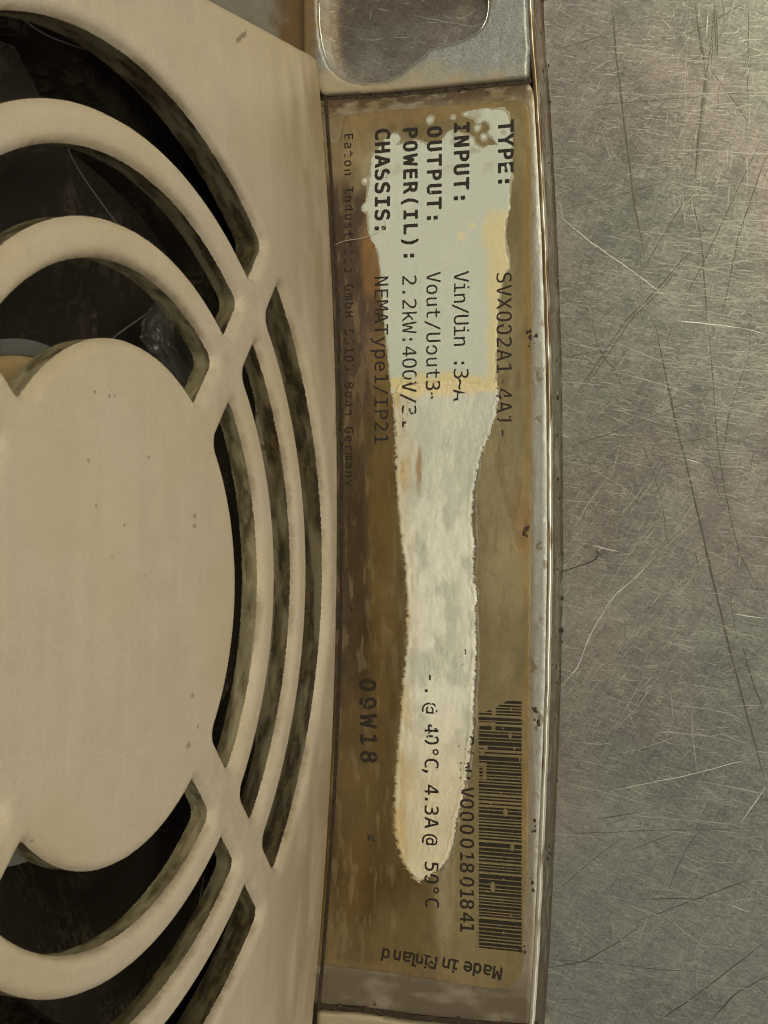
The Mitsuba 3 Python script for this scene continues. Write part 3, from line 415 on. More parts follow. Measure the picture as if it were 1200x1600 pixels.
GLYPHS = json.loads('''{"(":[[-13,35,-12,59,-4,83,7,104,17,104,9,88,4,73,0,51,0,34,3,19,7,4,17,-18,7,-18,3,-11,-4,2,-9,17]],")":[[-18,-18,-8,3,-3,18,-1,31,0,47,-3,65,-9,87,-18,103,-7,104,1,89,9,70,12,53,12,33,7,9,-5,-15,-7,-18]],",":[[-15,-19,-8,7,-8,21,9,21,9,6,-4,-19]],"-":[[-17,43,17,43,17,32,-17,32]],".":[[-9,21,8,21,8,0,-9,0]],"/":[[-35,-13,17,99,31,100,-21,-13]],"0":[[-32,38,-32,62,-31,70,-27,84,-21,93,-15,98,-5,102,8,101,17,97,24,90,27,83,31,72,32,58,32,42,31,28,27,17,22,8,16,2,8,-1,-5,-2,-15,2,-21,7,-27,16,-31,27],[-19,54,-19,37,-17,26,-12,14,-7,11,-3,9,2,9,8,12,13,17,17,30,19,40,19,60,15,78,12,85,8,88,2,91,-3,91,-9,88,-13,84,-18,68]],"1":[[-25,82,-25,95,-24,95,-4,100,11,100,11,12,32,11,32,0,-23,0,-23,11,-3,12,-3,88]],"2":[[-31,0,-31,12,6,52,13,64,15,71,15,78,12,83,8,87,3,90,-7,90,-13,89,-20,87,-31,81,-31,95,-18,100,-9,102,1,102,11,99,19,95,27,86,29,77,28,65,24,56,17,47,-16,12,29,11,29,0]],"3":[[-32,3,-32,17,-26,14,-14,10,-1,10,6,11,10,14,14,18,16,21,17,26,17,35,14,40,10,44,6,46,-1,48,-15,48,-15,59,3,59,7,61,13,66,15,72,15,77,12,84,5,89,0,90,-12,90,-29,85,-29,97,-28,98,-9,102,1,102,12,99,17,97,24,91,28,83,28,70,25,63,21,58,12,54,23,47,29,39,31,34,31,22,29,15,26,10,21,5,14,1,6,-1,-11,-2,-21,0]],"4":[[-35,24,-34,38,5,99,21,100,21,35,35,35,35,24,21,24,21,0,8,0,7,24],[-23,35,8,35,7,86,5,83]],"5":[[-32,17,-22,12,-15,10,0,10,6,12,12,17,16,27,16,38,15,42,11,48,6,52,-3,55,-12,55,-20,53,-28,50,-28,100,23,100,23,89,-15,88,-15,65,1,66,8,65,16,62,23,56,28,47,30,39,30,26,26,14,19,5,12,1,0,-2,-13,-2,-24,0,-31,2]],"8":[[-33,25,-32,34,-29,42,-23,49,-14,53,-21,57,-27,62,-29,68,-31,75,-30,82,-25,93,-15,99,-5,102,9,101,21,96,25,91,29,85,30,72,28,66,25,61,22,58,14,53,23,49,28,44,31,37,32,32,32,22,28,10,19,2,12,-1,5,-2,-12,-1,-21,3,-27,9,-31,14],[-19,31,-19,22,-16,17,-11,12,-4,9,6,10,12,12,17,18,19,23,18,36,16,40,11,44,8,46,3,47,-7,47,-13,44,-17,39],[-17,78,-14,65,-10,61,-4,58,6,59,11,61,16,68,16,82,11,88,6,91,-4,91,-8,90,-10,89,-16,82]],"9":[[-33,62,-33,74,-31,84,-26,92,-20,97,-10,101,3,102,15,98,23,91,28,82,31,71,32,61,32,41,30,29,27,20,22,11,16,5,7,0,-1,-2,-15,-1,-25,2,-25,15,-20,12,-11,10,0,10,8,14,13,20,17,28,19,39,19,45,18,46,12,39,4,35,-7,34,-13,35,-20,38,-27,45,-30,50],[-20,71,-18,56,-14,50,-11,48,-5,45,2,45,8,48,13,53,17,63,17,73,13,83,8,88,2,91,-4,91,-11,88,-16,84,-19,78]],":":[[-9,21,8,21,8,0,-9,0],[-9,71,8,71,8,50,-9,50]],"@":[[-40,30,-39,49,-36,63,-29,76,-19,86,-5,92,11,93,23,90,32,81,35,75,37,65,37,9,28,9,27,15,23,11,17,9,4,9,-4,13,-9,19,-12,25,-14,33,-13,43,-9,54,-4,60,4,64,15,65,21,62,28,57,27,69,23,76,19,80,12,83,2,83,-11,79,-23,67,-27,57,-29,45,-29,28,-28,21,-25,12,-20,2,-10,-6,2,-11,15,-11,25,-9,28,-18,17,-21,6,-21,-9,-18,-19,-12,-28,-3,-35,9,-38,18],[-3,42,-2,27,3,21,9,18,15,18,22,21,25,25,28,31,28,38,27,44,22,52,15,55,10,55,5,53,-1,48]],"A":[[-39,0,-9,99,8,100,39,0,24,1,17,26,-18,26,-25,0],[-14,38,14,38,0,86,-2,82]],"B":[[-31,100,9,99,19,97,23,94,28,89,31,79,31,67,25,58,17,54,25,50,31,43,35,33,35,22,31,13,24,5,16,2,6,0,-31,0],[-17,11,4,11,16,14,19,19,21,24,21,34,17,43,13,46,4,48,-17,48],[-17,59,3,59,11,61,16,65,17,71,17,78,16,83,12,87,7,89,-17,89]],"C":[[-32,45,-32,62,-28,78,-23,86,-16,94,-8,99,3,102,17,101,31,96,31,82,21,89,12,91,2,90,-5,87,-11,81,-14,76,-16,69,-18,57,-18,43,-16,31,-14,24,-9,16,0,10,12,9,21,11,31,18,30,3,17,-1,3,-2,-5,0,-15,5,-22,12,-27,21,-31,31]],"E":[[-28,100,31,100,31,89,-15,88,-14,59,29,59,29,47,-14,47,-15,12,32,11,32,0,-28,0]],"F":[[-26,100,33,100,33,89,-12,88,-12,59,29,59,29,47,-12,47,-12,0,-26,0]],"G":[[-35,42,-35,58,-32,71,-28,83,-21,92,-11,99,1,102,14,101,21,99,29,95,29,81,22,86,16,89,9,91,-3,90,-12,83,-17,75,-20,64,-20,40,-17,24,-13,18,-8,13,2,9,12,10,20,14,20,40,5,41,5,51,32,51,32,8,31,6,22,1,11,-2,-4,-1,-15,3,-23,10,-27,15,-32,26]],"H":[[-32,100,-19,100,-18,59,18,59,19,100,32,100,32,0,19,0,18,47,-18,47,-19,0,-32,0]],"I":[[-28,0,-28,11,-7,12,-7,88,-28,89,-28,100,28,100,28,89,7,88,7,12,28,11,28,0]],"L":[[-27,100,-13,100,-13,12,35,11,35,0,-27,0]],"M":[[-36,100,-17,100,-1,52,0,51,17,100,35,100,35,0,23,0,22,84,21,83,5,36,-5,35,-21,84,-23,85,-23,0,-36,0]],"N":[[-32,100,-15,99,18,21,19,100,32,100,32,0,15,0,-15,73,-19,79,-19,0,-32,0]],"O":[[-33,38,-33,61,-32,73,-28,84,-22,94,-12,100,-5,102,8,101,13,99,19,96,25,90,28,83,32,72,33,57,33,43,32,28,28,17,23,8,16,2,5,-2,-8,-1,-18,3,-23,7,-29,17,-31,24],[-20,53,-18,28,-13,16,-9,12,-3,9,3,9,10,12,15,19,18,30,19,40,19,60,18,70,15,81,12,85,8,89,3,91,-6,90,-9,88,-14,83,-19,69]],"P":[[-28,100,7,100,19,97,29,90,33,83,35,78,35,67,33,58,29,50,26,47,19,43,11,41,-14,40,-15,0,-28,0],[-15,51,7,51,13,54,18,58,20,64,21,73,20,78,16,84,10,88,5,89,-14,89]],"R":[[-32,100,6,99,19,95,25,89,28,85,30,76,29,63,26,56,21,51,12,47,17,43,23,37,41,0,27,0,15,25,9,36,5,40,-2,42,-18,42,-18,0,-32,0],[-18,54,4,54,9,56,13,60,16,67,16,75,13,81,11,84,5,88,0,89,-18,89]],"S":[[-32,70,-32,79,-28,88,-21,95,-16,99,-4,102,7,102,16,100,27,97,27,83,14,89,5,91,-3,91,-13,87,-17,83,-19,77,-19,69,-15,64,-4,59,15,54,22,50,29,43,32,35,32,21,29,12,24,6,15,1,4,-2,-13,-1,-23,1,-31,5,-31,18,-18,12,-7,9,2,9,10,12,16,16,19,21,19,30,17,36,11,41,-14,48,-24,53,-30,61]],"T":[[-38,89,-38,100,38,100,38,89,7,88,7,0,-7,0,-7,88]],"U":[[-32,100,-18,100,-18,23,-17,18,-13,13,-8,10,3,9,12,12,16,17,17,22,17,100,31,100,31,21,29,16,26,9,21,5,16,1,5,-2,-11,-1,-23,6,-29,14,-31,19,-32,31]],"V":[[-9,1,-37,100,-23,99,0,14,2,19,23,100,37,100,8,0]],"W":[[-27,0,-41,100,-28,100,-28,98,-19,23,-17,24,-8,72,7,73,18,22,19,23,20,28,28,100,41,100,26,0,13,0,13,1,2,51,0,57,-1,55,-13,0]],"X":[[-40,0,-7,53,-36,100,-21,100,1,63,23,100,37,100,8,53,40,0,25,0,24,1,1,42,-25,1]],"Y":[[-7,45,-39,100,-24,100,0,57,24,100,39,100,7,45,7,0,-7,0]],"a":[[-32,17,-32,28,-31,32,-28,37,-21,43,-15,46,-5,47,17,48,17,54,15,59,12,63,8,65,3,66,-10,66,-17,64,-27,59,-27,72,-12,76,4,77,14,74,21,70,24,67,27,62,29,53,29,0,17,0,16,9,10,3,3,-1,-3,-2,-15,-1,-20,1,-27,6,-31,11],[-20,20,-17,13,-11,9,-1,9,5,10,10,14,15,22,17,29,17,37,-3,38,-13,35,-17,32,-20,28]],"b":[[-28,104,-16,104,-16,67,-11,72,-5,75,8,77,16,74,21,71,26,66,30,58,33,46,33,29,31,21,28,12,23,6,15,0,8,-2,-3,-1,-11,3,-16,8,-16,0,-28,0],[-15,50,-16,28,-13,19,-11,15,-7,11,-1,9,5,9,11,11,16,17,20,29,20,46,18,54,15,60,11,64,5,66,-1,66,-7,64,-12,59,-13,56]],"d":[[-33,36,-33,47,-31,57,-25,67,-17,74,-8,77,0,77,9,73,16,67,16,104,28,104,28,0,16,0,16,8,9,2,0,-2,-8,-2,-16,1,-24,7,-30,17,-32,25],[-20,43,-20,27,-18,20,-14,14,-10,10,-5,9,0,9,8,12,13,20,16,28,16,37,15,49,10,60,6,64,0,66,-5,66,-11,64,-14,61,-18,55]],"e":[[-33,35,-33,46,-31,55,-28,60,-21,69,-17,72,-7,76,7,77,14,75,23,69,30,59,33,48,33,34,-20,34,-20,26,-15,16,-10,12,-3,9,12,9,22,12,30,16,30,4,19,0,9,-2,-1,-2,-12,1,-22,7,-28,15,-32,23],[-16,56,-19,44,21,45,20,53,17,59,11,64,5,66,-4,66,-10,63]],"i":[[-29,0,-29,10,-5,10,-5,65,-24,65,-24,75,7,75,7,10,32,10,32,0],[-5,104,7,104,7,89,-5,89]],"k":[[-25,104,-13,104,-13,45,19,75,34,75,5,47,39,0,24,0,-4,38,-13,30,-13,0,-25,0]],"l":[[-31,94,-31,104,1,104,1,22,3,17,7,12,11,10,28,10,28,0,5,1,-4,5,-8,10,-10,16,-11,23,-11,94]],"m":[[-34,75,-23,75,-23,70,-16,75,-7,77,-1,74,4,68,8,74,15,77,24,76,30,71,33,65,35,53,35,0,23,0,23,55,21,63,17,66,13,66,10,65,8,63,7,59,6,0,-5,0,-6,58,-7,63,-12,66,-19,65,-21,61,-23,57,-23,0,-34,0]],"n":[[-28,75,-16,75,-16,65,-8,73,2,77,15,75,23,70,26,65,29,54,29,0,16,0,16,53,13,62,5,66,-5,65,-10,62,-12,59,-15,54,-16,43,-16,0,-28,0]],"o":[[-32,31,-32,49,-29,59,-24,67,-19,72,-13,75,-5,77,5,77,14,74,20,71,24,66,29,58,32,46,32,29,30,20,24,9,20,4,14,1,5,-2,-5,-2,-13,0,-19,3,-24,7,-29,17],[-19,30,-17,22,-15,17,-9,10,-3,9,3,9,9,11,13,14,17,23,19,39,16,55,11,63,5,66,-3,66,-9,64,-14,60,-17,54,-19,48]],"p":[[-29,75,-16,75,-16,67,-11,72,-3,76,8,77,15,75,20,72,27,63,32,48,33,32,31,21,27,10,20,3,11,-1,0,-2,-9,1,-16,8,-16,-29,-29,-29],[-16,30,-14,20,-10,14,-7,11,-1,9,4,9,11,11,14,14,17,20,19,26,20,45,17,55,14,60,11,64,4,66,-1,66,-7,64,-10,61,-14,54,-16,48]],"r":[[-17,0,-17,75,-5,75,-4,63,1,70,12,76,24,77,36,73,36,60,26,65,15,65,6,62,0,57,-3,52,-5,41,-5,0]],"s":[[-27,15,-12,10,2,9,10,12,13,15,15,19,14,24,10,29,4,31,-14,35,-20,39,-24,42,-27,49,-27,55,-27,60,-23,67,-19,71,-14,74,-4,77,11,76,23,73,24,60,16,64,10,66,-2,66,-11,63,-15,57,-14,51,-10,47,15,41,20,38,24,34,27,27,28,19,26,12,23,7,18,3,7,-1,-12,-1,-27,3]],"t":[[-33,65,-33,75,-13,75,-13,96,0,96,0,75,28,75,28,65,0,65,0,21,1,16,5,12,10,10,28,10,28,0,3,1,-5,3,-9,7,-12,14,-13,22,-13,65]],"u":[[-28,75,-16,75,-16,27,-15,17,-10,11,-4,9,1,9,10,13,16,23,16,75,29,75,29,0,16,0,16,9,8,2,-1,-2,-13,-1,-18,1,-23,5,-25,10,-28,21]],"y":[[-35,74,-21,74,1,18,23,75,36,75,2,-13,-2,-21,-7,-25,-15,-29,-29,-29,-29,-18,-19,-18,-15,-16,-12,-13,-5,1]],"~":[[-36,45,-30,49,-23,51,-11,52,0,49,8,45,19,44,26,46,35,51,35,41,26,35,19,33,7,34,-4,39,-12,41,-19,41,-26,39,-36,33]],"\u00b0":[[-21,77,-21,86,-17,94,-11,99,-4,102,6,101,13,98,19,90,21,85,21,75,17,68,11,62,3,59,-4,59,-13,63,-18,68],[-13,83,-12,75,-8,70,-3,68,2,68,6,69,10,73,13,80,12,84,10,88,6,92,-3,93,-9,90,-11,87]]}''')
def glyph(ch, size, bold):
    rings = [np.array(r, float).reshape(-1, 2) * size / 100 for r in GLYPHS[ch]]
    g = Polygon()
    for r in sorted((Polygon(r).buffer(0) for r in rings), key=lambda p: -p.area):
        g = g.difference(r) if g.contains(r.representative_point()) and ch not in '' else g.union(r)
    return g.buffer(bold * size / 50) if bold else g
def place(g, x, y, turn=0.0):          # writing runs towards -y, its top towards +x; turn adds to that
    g = shapely.affinity.rotate(g, -90 + turn, origin=(0, 0))
    return shapely.affinity.translate(g, x, y)
def erode(g, amount, seed):
    r = np.random.default_rng(seed); x0, y0, x1, y1 = g.bounds; k = []
    for _ in range(int((x1 - x0) * (y1 - y0) / 60 * amount)):
        k.append(shapely.affinity.scale(Point(r.uniform(x0, x1), r.uniform(y0, y1)).buffer(r.gamma(2.0, .9), 4), 1, r.uniform(.6, 2.2)))
    return g.difference(unary_union(k)) if k else g
def print_on(key, g, z0, z1, mat, label=None, kind=None):
    gs = [(p, z1 if z1 < 4 or paper.buffer(1).intersects(p) else 2.1) for p in getattr(g, 'geoms', [g]) if isinstance(p, Polygon) and p.area > .6]
    ms = []
    for p, zt in gs:
        zb = z0 if zt < 2.5 else zt - .6
        m = trimesh.creation.extrude_polygon(p.simplify(.06), zt - zb, engine='earcut'); m.apply_translation([0, 0, zb]); ms.append(m)
    m = cat(ms); m.apply_scale(U); put(key, m, mat, label=label, kind=kind)
count = {}
TEXT = [["heading","TYPE:",[[184.7,585.4],[184.6,564.5],[184.5,543.6],[184.4,522.7],[184.2,501.8]],21.9,3.1,0],["heading","INPUT:",[[115.2,589.5],[115.1,567.9],[115.0,546.3],[114.8,524.7],[114.7,503.1],[114.6,481.5]],22.3,3.1,0],["heading","OUTPUT:",[[72.1,586.7],[72.0,564.6],[71.9,542.4],[71.8,520.3],[71.7,498.2],[71.7,476.0],[71.6,453.9]],21.6,3.1,0],["heading","POWER(IL):",[[33.2,588.7],[33.2,567.4],[33.3,546.2],[33.3,525.0],[33.4,503.8],[33.5,482.6],[33.5,461.4],[33.6,440.1],[33.6,418.9],[33.7,397.7]],21.3,3.1,0],["heading","CHASSIS:",[[-13.1,590.2],[-13.1,569.2],[-13.2,548.1],[-13.3,527.1],[-13.4,506.1],[-13.4,485.0],[-13.5,464.0],[-13.6,443.0]],22.7,3.1,0],["maker","Eaton Industries GmbH 53105 Bonn Germany",[[-65.3,591.0],[-65.2,577.0],[-65.2,563.0],[-65.2,549.0],[-65.2,535.0],[-65.1,521.0],[-65.1,507.1],[-65.1,493.1],[-65.0,479.1],[-65.0,465.1],[-65.0,451.1],[-65.0,437.1],[-64.9,423.1],[-64.9,409.1],[-64.9,395.1],[-64.9,381.1],[-64.8,367.1],[-64.8,353.2],[-64.8,339.2],[-64.7,325.2],[-64.7,311.2],[-64.7,297.2],[-64.7,283.2],[-64.6,269.2],[-64.6,255.2],[-64.6,241.2],[-64.6,227.2],[-64.5,213.2],[-64.5,199.3],[-64.5,185.3],[-64.4,171.3],[-64.4,157.3],[-64.4,143.3],[-64.4,129.3],[-64.3,115.3],[-64.3,101.3],[-64.3,87.3],[-64.2,73.4],[-64.2,59.4],[-64.2,45.4]],14.5,0.3,2],["entry","SVX002A1-4A1-",[[181.2,355.6],[181.3,336.0],[181.3,316.5],[181.4,296.9],[181.4,277.3],[181.5,257.7],[181.5,238.1],[181.5,218.5],[181.6,199.0],[181.6,179.4],[181.7,159.8],[181.7,140.2],[181.7,120.6]],22.9,0.15,1],["entry","Vin/Uin :3~A",[[114.1,360.6],[114.1,344.1],[114.0,327.6],[114.0,311.1],[114.0,294.5],[113.9,278.0],[113.9,261.5],[113.8,245.0],[113.8,228.4],[113.7,211.9],[113.7,195.4],[113.6,178.9]],23.4,0.15,0],["entry","Vout/Uout3~",[[70.0,362.0],[70.0,343.4],[69.9,324.8],[69.9,306.2],[69.8,287.6],[69.8,269.0],[69.7,250.4],[69.7,231.8],[69.6,213.2],[69.6,194.7],[69.5,176.1]],22.6,0.15,0],["entry","2.2kW:400V/3i",[[30.6,359.5],[30.6,341.1],[30.7,322.8],[30.7,304.4],[30.7,286.1],[30.8,267.7],[30.8,249.4],[30.9,231.0],[30.9,212.7],[31.0,194.3],[31.0,176.0],[31.0,157.6],[31.1,139.3]],22.9,0.15,0],["entry","NEMAType1/IP21",[[-14.6,360.4],[-14.7,341.5],[-14.7,322.6],[-14.8,303.7],[-14.8,284.8],[-14.8,265.9],[-14.9,247.0],[-14.9,228.0],[-15.0,209.1],[-15.0,190.2],[-15.0,171.3],[-15.1,152.4],[-15.1,133.5],[-15.2,114.6]],22.2,0.15,0],["stamp","09W18",[[-39.1,-271.3],[-38.7,-299.4],[-38.3,-327.5],[-37.9,-355.6],[-37.5,-383.7]],25.5,2.2,0],["rating","-.@40\u00b0C,4.3A@50\u00b0C",[[68.0,-255.2],[68.0,-276.0],[68.0,-302.7],[68.0,-334.4],[68.0,-351.2],[68.0,-370.0],[68.0,-387.8],[68.0,-400.7],[68.0,-428.4],[68.0,-443.2],[68.0,-460.0],[68.0,-479.8],[68.0,-505.6],[68.0,-547.1],[68.0,-565.6],[68.0,-583.7],[68.0,-603.5]],21.6,0.4,1],["serial","-.S/N:V00001801841",[[124.3,-213.9],[124.3,-232.5],[124.3,-349.3],[124.3,-365.0],[124.3,-390.5],[124.3,-407.2],[124.3,-428.8],[124.3,-446.4],[124.3,-466.1],[124.3,-485.7],[124.3,-507.3],[124.3,-526.9],[124.3,-544.6],[124.3,-566.2],[124.3,-583.8],[124.3,-600.5],[124.3,-620.1],[124.3,-635.8]],21.3,0.5,1]]
paper_in = paper.buffer(-2)
for li, (nm, s, pos, cap, bold, fade) in enumerate(TEXT):
    gs = []
    for ch, (x, y) in zip(s, pos):
        if ch == ' ': continue
        gs.append(place(glyph(ch, cap, bold * .9), x, y + rng.normal(0, .15)))
    g = unary_union(gs)
    z1, mat = 2.15, 'ink'
    if nm == 'heading': g = erode(g, .03, li)
    if nm == 'maker':
        g = erode(g, .7, li); mat = 'faint_ink'
        band = LineString([(-72, 700), (-73, -700)]).buffer(1.1); g = g.difference(band)
    if nm == 'entry':
        g = erode(g, .04, li); z1 = 4.6
        fadeout = box(-200, -900, 300, 182 if s[0] == 'V' else 156)
        if s[0] in 'V2': g = unary_union([g.difference(fadeout), erode(g.intersection(fadeout), 3.0, 90 + li)])
        if s[0] == 'S': g = unary_union([g.intersection(box(-200, 205, 300, 900)), erode(g.intersection(box(-200, -900, 300, 205)), 1.1, 70)])
        if s[0] == 'N': mat = 'ink'
    if nm == 'stamp': g = erode(g, .22, li); mat = 'worn_ink'
    if nm in ('rating', 'serial'):
        z1 = 4.6; mat = 'worn_ink'
        hi = box(-200, -352, 300, 900) if nm == 'rating' else box(-200, -415, 300, 900)
        g = unary_union([erode(g.intersection(hi), 1.1, li), erode(g.difference(hi), .15, li + 50)])
        if nm == 'serial': z1 = 3.2
    n = count.get(nm, 0); count[nm] = n + 1
    word = {'heading': 'heading_print', 'maker': 'maker_line_print', 'entry': 'entry_print', 'stamp': 'date_stamp', 'rating': 'rating_print', 'serial': 'serial_number_print'}[nm]
    say = {'maker': 'small faded line of print along the left side of the label', 'stamp': 'bold dark date stamp in the brown stain', 'rating': 'half worn line of print on the torn paper', 'serial': 'half worn serial number beside the barcode'}.get(nm)
    print_on(A_ + '__' + nth(word, n), g, .9, z1, mat, say)
och, opos = ["MadeinFinland",[[183.6,-691.6],[167.9,-690.7],[151.8,-689.8],[137.3,-689.0],[115.7,-687.8],[102.7,-687.1],[82.2,-686.0],[70.9,-685.3],[59.9,-684.7],[49.5,-684.2],[39.1,-683.6],[23.4,-682.7],[4.2,-681.7]]]
g = unary_union([place(glyph(c, 19, 1.5), x, y, -90 - 9.3) for c, (x, y) in zip(och, opos)])
print_on(A_ + '__origin_print', erode(g, .06, 33), .9, 2.1, 'worn_ink', 'upside down line of print at the foot of the label')
(bx0, by0), (bx1, _), (_, by1), _b = [[153.2,-286.3],[220.0,-283.5],[220.0,-667.5],[152.1,-674.3]]
bars, y, r = [], by0, np.random.default_rng(5)
while y > by1 + 3:
    w = r.choice([2.4, 3.0, 4.4, 6.2], p=[.4, .25, .22, .13]); bars.append(box(bx0, y - w, bx1, y)); y -= w + r.choice([1.8, 2.2, 3.8], p=[.5, .35, .15])
g = erode(unary_union(bars), .07, 41)
g = g.difference(Polygon([(bx0 - 5, by0 + 5), (bx1 - 12, by0 + 5), (bx0 + 12, by0 - 18), (bx0 - 5, by0 - 22)]))
for y0, y1, dx in ((by0 - 34, by0 - 48, 26), (by0 - 96, by0 - 122, 12), (by0 - 70, by0 - 76, 14)): g = g.difference(box(bx0 - 2, y1, bx0 + dx, y0).difference(box(bx0 + 1, y1 + 2, bx0 + dx - 6, y0 - 6)) if r.random() < .5 else box(bx0 + 4, y1, bx0 + dx, y0))
print_on(A_ + '__barcode', g, .9, 2.1, 'worn_ink', 'scuffed barcode along the right side of the label', 'stuff')

# ---------------------------------------------------------------- the cover with its round grille; (y, z) on a face that bows a little
bow = lambda y: -6.45e-5 * y * y - 3.415e-4 * y - 70.7
CY, CZ = -101.0, 684.0
RINGS = [294.0, 381.0, 425.0, 500.0, 545.0, 630.0]
SPOKES = [math.radians(a) for a in (-44, -134.5, 134, 49.5)]
bars = unary_union([LineString([(CY, CZ), (CY + 900 * math.cos(a), CZ + 900 * math.sin(a))]).buffer(30.5 if a < 0 else 25, cap_style='flat') for a in SPOKES])
disk = lambda R: Point(CY, CZ).buffer(R, 96)
OUT = Polygon([(724, 3), (724 - .115 * 1370, 1370), (-915 + .115 * 1370, 1370), (-915, 3)])
OUT = OUT.buffer(-14).buffer(14, 24)
slots = []
for Ri, Ro in ((294, 381), (425, 500), (545, 630)):
    for p in disk(Ro).difference(disk(Ri)).difference(bars).geoms:
        slots.append(p.buffer(-15, 24).buffer(15, 24))
holes = unary_union(slots)
SH = 4.0
gy, gz = np.arange(-920, 720, SH) + .13, np.arange(0, 1376, SH) + .17
P = np.c_[np.repeat(gy, len(gz)), np.tile(gz, len(gy))]
do = dist_to([OUT.exterior], P) * np.where(shapely.contains_xy(OUT, P[:, 0], P[:, 1]), 1, -1)
di = dist_to(lines_of(holes), P) * np.where(shapely.contains_xy(holes, P[:, 0], P[:, 1]), -1, 1)
F = np.minimum(do, di); F[np.abs(F) < 1e-3] = 1e-3
V, f, e = march(F.reshape(len(gy), len(gz)), gy, gz)
dV_o = dist_to([OUT.exterior], V, .4); dV_i = dist_to(lines_of(holes), V, .4)
R_IN, R_OUT, THICK = 17.0, 22.0, 23.0
drop = lambda d, r: r - np.sqrt(np.maximum(0, r * r - np.square(np.maximum(0, r - np.minimum(d, r)))))
depth = np.maximum(drop(dV_i, R_IN) * .78, drop(dV_o, R_OUT))
rr = np.hypot(V[:, 0] - CY, V[:, 1] - CZ)
depth = depth + .6 * (fb(V, 90, 2, 4) - .5)
X3 = bow(V[:, 0]) - depth
full = tm(np.c_[X3, V] * U, f)
cen = V[f].mean(1); rc = np.hypot(cen[:, 0] - CY, cen[:, 1] - CZ)
inbar = np.zeros(len(f), int)
for k, a in enumerate(SPOKES):
    t = (cen[:, 0] - CY) * math.cos(a) + (cen[:, 1] - CZ) * math.sin(a); w = np.abs(-(cen[:, 0] - CY) * math.sin(a) + (cen[:, 1] - CZ) * math.cos(a))
    inbar[(t > 0) & (w < 31)] = k + 1
which = np.where(rc < 300, 1, np.where(rc > 622, 0, np.where(inbar > 0, 10 + inbar, np.where(rc < 402, 2, np.where(rc < 470, 2, 3)))))
Nn = meshkit.arrays((np.c_[X3, V], f), True)[2]
C_ = D + '__cover'
def piece(key, mask, label=None):
    ff = f[mask]; used, flat = np.unique(ff.ravel(), return_inverse=True)
    fn = meshkit.write_ply((np.c_[X3, V][used] * U, flat.reshape(-1, 3)), True, normals=Nn[used])
    scene[key] = dict(type='ply', filename=fn, face_normals=False, bsdf=dict(type='ref', id='plastic')); note(key, label)
piece(C_, which == 0, 'beige plastic cover, stained brown and darkened by painted shade along its lower rim')
piece(C_ + '__hub_plate', which == 1, 'plain beige disc in the middle of the grille')
piece(C_ + '__ring', which == 2); piece(C_ + '__ring_001', which == 3)
for k in range(4): piece(C_ + '__' + nth('spoke', k), which == 11 + k)
# walls of the slots and of the box behind
mid = V[e].mean(1)
owner = np.argmin([shapely.distance(s.exterior, shapely.points(mid)) for s in slots], 0)
outer = dist_to([OUT.exterior], mid, .4) < 2
def walls(edges, levels):
    b, inv = np.unique(edges.ravel(), return_inverse=True); inv = inv.reshape(-1, 2); n = len(b)
    base = np.c_[X3, V][b]; vs = [base]
    c = base[:, 1:].mean(0)
    for dx, inset in levels:
        q = base.copy(); q[:, 0] -= dx; g = q[:, 1:] - c
        q[:, 1:] -= inset * g / np.linalg.norm(g, axis=1, keepdims=True); q[:, 0] += .0
        vs.append(q)
    ff = []
    for k in range(len(levels)):
        A, B = inv[:, 0] + k * n, inv[:, 1] + k * n
        ff += [np.c_[A, A + n, B + n], np.c_[A, B + n, B]]
    return tm(np.vstack(vs) * U, np.vstack(ff))
for s in range(len(slots)):
    m = (owner == s) & ~outer
    if m.any(): put(C_ + '__' + nth('slot_wall', s), walls(e[m], [(6, 0), (THICK * .6, -.5), (THICK if slots[s].distance(Point(CY, CZ)) < 540 else 36, -1)]), 'grimy_plastic', smooth=60)
put(C_ + '__side_shell', walls(e[outer], [(30, 0), (250, 0), (760, 0)]), 'plastic', smooth=60)

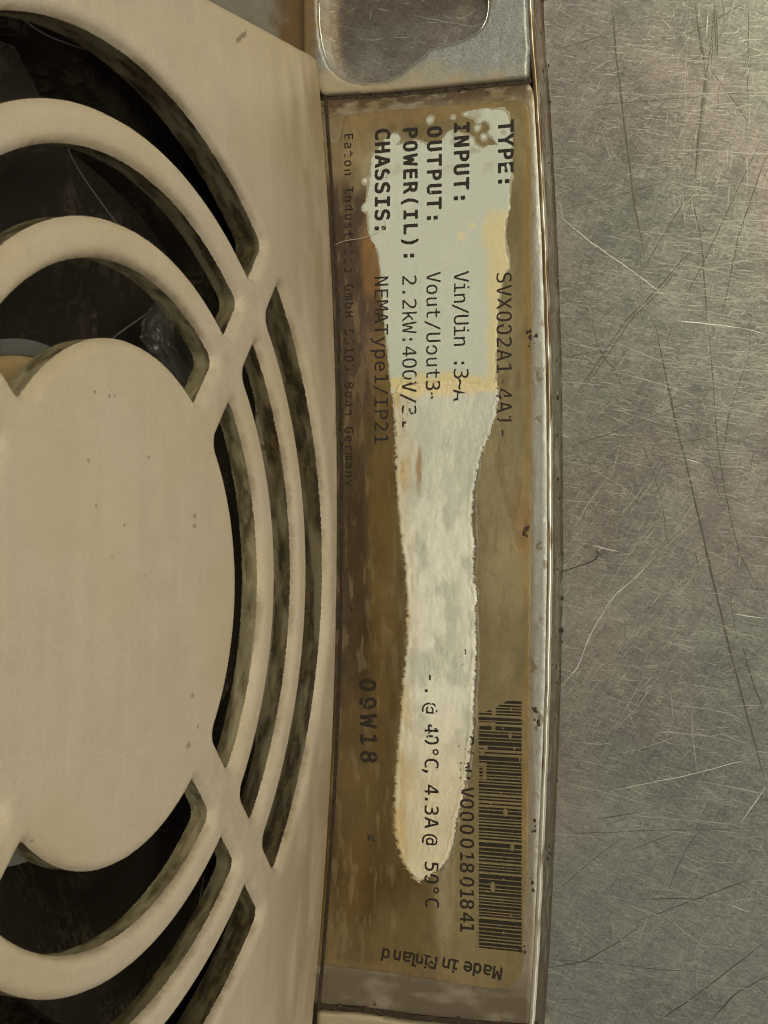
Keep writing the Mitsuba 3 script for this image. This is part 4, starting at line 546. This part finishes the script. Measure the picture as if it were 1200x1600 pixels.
# ---------------------------------------------------------------- the fan behind the grille
G = D + '__fan'
def yz_prism(poly, x0, x1):
    m = trimesh.creation.extrude_polygon(poly, x1 - x0, engine='earcut'); v = np.array(m.vertices)
    return tm(np.c_[v[:, 2] + x0, v[:, 0], v[:, 1]] * U, m.faces)
put(G, yz_prism(OUT.buffer(-5).difference(disk(655)), -470, -215), 'dusty_black', label='dusty black axial fan behind the grille')
put(G + '__hub', yz_prism(disk(298).difference(disk(280)), -330, -198), 'grey_ring')
put(G + '__sticker', yz_prism(disk(280), -330, -203), 'sticker', label='brown sticker on the fan hub')
put(G + '__back_plate', yz_prism(OUT.buffer(-5), -640, -600), 'black_plastic')
for k in range(7):
    a0 = math.radians(k * 360 / 7 - 15); vs, n1, n2 = [], 16, 14
    for i in range(n1):
        r = 305 + (640 - 305) * i / (n1 - 1)
        for j in range(n2):
            t = j / (n2 - 1); a = a0 + (t - .5) * .74 + .62 * (i / (n1 - 1)) ** 1.3
            vs.append([-225 - 150 * t + 25 * math.sin(3.1 * t), CY + r * math.cos(a), CZ + r * math.sin(a)])
    vs = np.array(vs); i, j = [x.ravel() for x in np.meshgrid(np.arange(n1 - 1), np.arange(n2 - 1), indexing='ij')]
    A = i * n2 + j; ff = np.vstack([np.c_[A, A + n2, A + n2 + 1], np.c_[A, A + n2 + 1, A + 1]])
    lo = vs.copy(); lo[:, 0] -= 12; nv = len(vs)
    rim = np.r_[np.arange(n2), np.arange(1, n1) * n2 + n2 - 1, np.arange(n2 - 2, -1, -1) + (n1 - 1) * n2, np.arange(n1 - 2, 0, -1) * n2]
    rb = np.roll(rim, -1)
    put(G + '__' + nth('blade', k), tm(np.vstack([vs, lo]) * U, np.vstack([ff, ff[:, ::-1] + nv, np.c_[rim, rb, rb + nv], np.c_[rim, rb + nv, rim + nv]])), 'dusty_black', smooth=40)
cl = trimesh.creation.icosphere(4, 1.0); v = np.array(cl.vertices)
v = np.sign(v) * np.abs(v) ** .6 * (1 + .45 * (meshkit.fbm(v * 3.0, 4) - .5))[:, None] * [22, 44, 62]
a = math.radians(-40); v = np.c_[v[:, 0], v[:, 1] * math.cos(a) - v[:, 2] * math.sin(a), v[:, 1] * math.sin(a) + v[:, 2] * math.cos(a)]
put(G + '__dirt_clump', tm((v + [-170, 222, 388]) * U, cl.faces), 'clump', smooth=True, label='shiny clump of dirt beside the hub disc')

for k, w in enumerate([[[188.4,560.5],[213.2,529.3],[237.7,480.3],[264.7,419.9],[297.0,355.5]],[[185.2,471.9],[214.3,432.3],[244.8,389.1]],[[450.2,641.2],[421.5,619.9],[399.3,583.2],[368.9,521.3],[352.4,480.3]],[[555.4,740.4],[547.3,688.9],[555.2,612.7],[565.3,560.5]],[[-521.3,260.0],[-546.1,270.3],[-575.1,280.6]]]):
    w = np.array(w); put(G + '__' + nth('blade_edge_line', k), tube(chaikin(np.c_[np.full(len(w), -185.0), w], 2, False), 1.1), 'grey_ring', smooth=True)  # added thin tubes drawing the pale edges of the blades
# ---------------------------------------------------------------- loose bits
def smooth3(P, z, n=3, lift=0):
    q = chaikin(P, n, False); t = np.linspace(0, 1, len(q)); return np.c_[q, z + lift * np.sin(np.pi * t)]
hp = smooth3([[271.3,-91.9],[295.0,-83.8],[318.5,-75.8],[327.2,-69.8],[330.2,-63.0],[328.2,-59.2]], ZS + 1.2, 3, 1.5)
put('hair', tube(hp, np.linspace(.5, 1.0, len(hp))), 'hair_mat', smooth=True, label='thin dark curled hair lying on the metal sheet beside the drive', cat='hair')
fp = smooth3([[-81.4,421.5],[-63.1,427.5],[-41.7,428.2],[-20.5,431.9],[-2.5,438.8],[3.8,447.4],[1.7,454.5]], 2.6, 3, 2.0)
put('lint_fibre', tube(fp, .45), 'fibre_mat', smooth=True, label='fine pale fibre lying across the dark stain near the top of the label', cat='fibre')
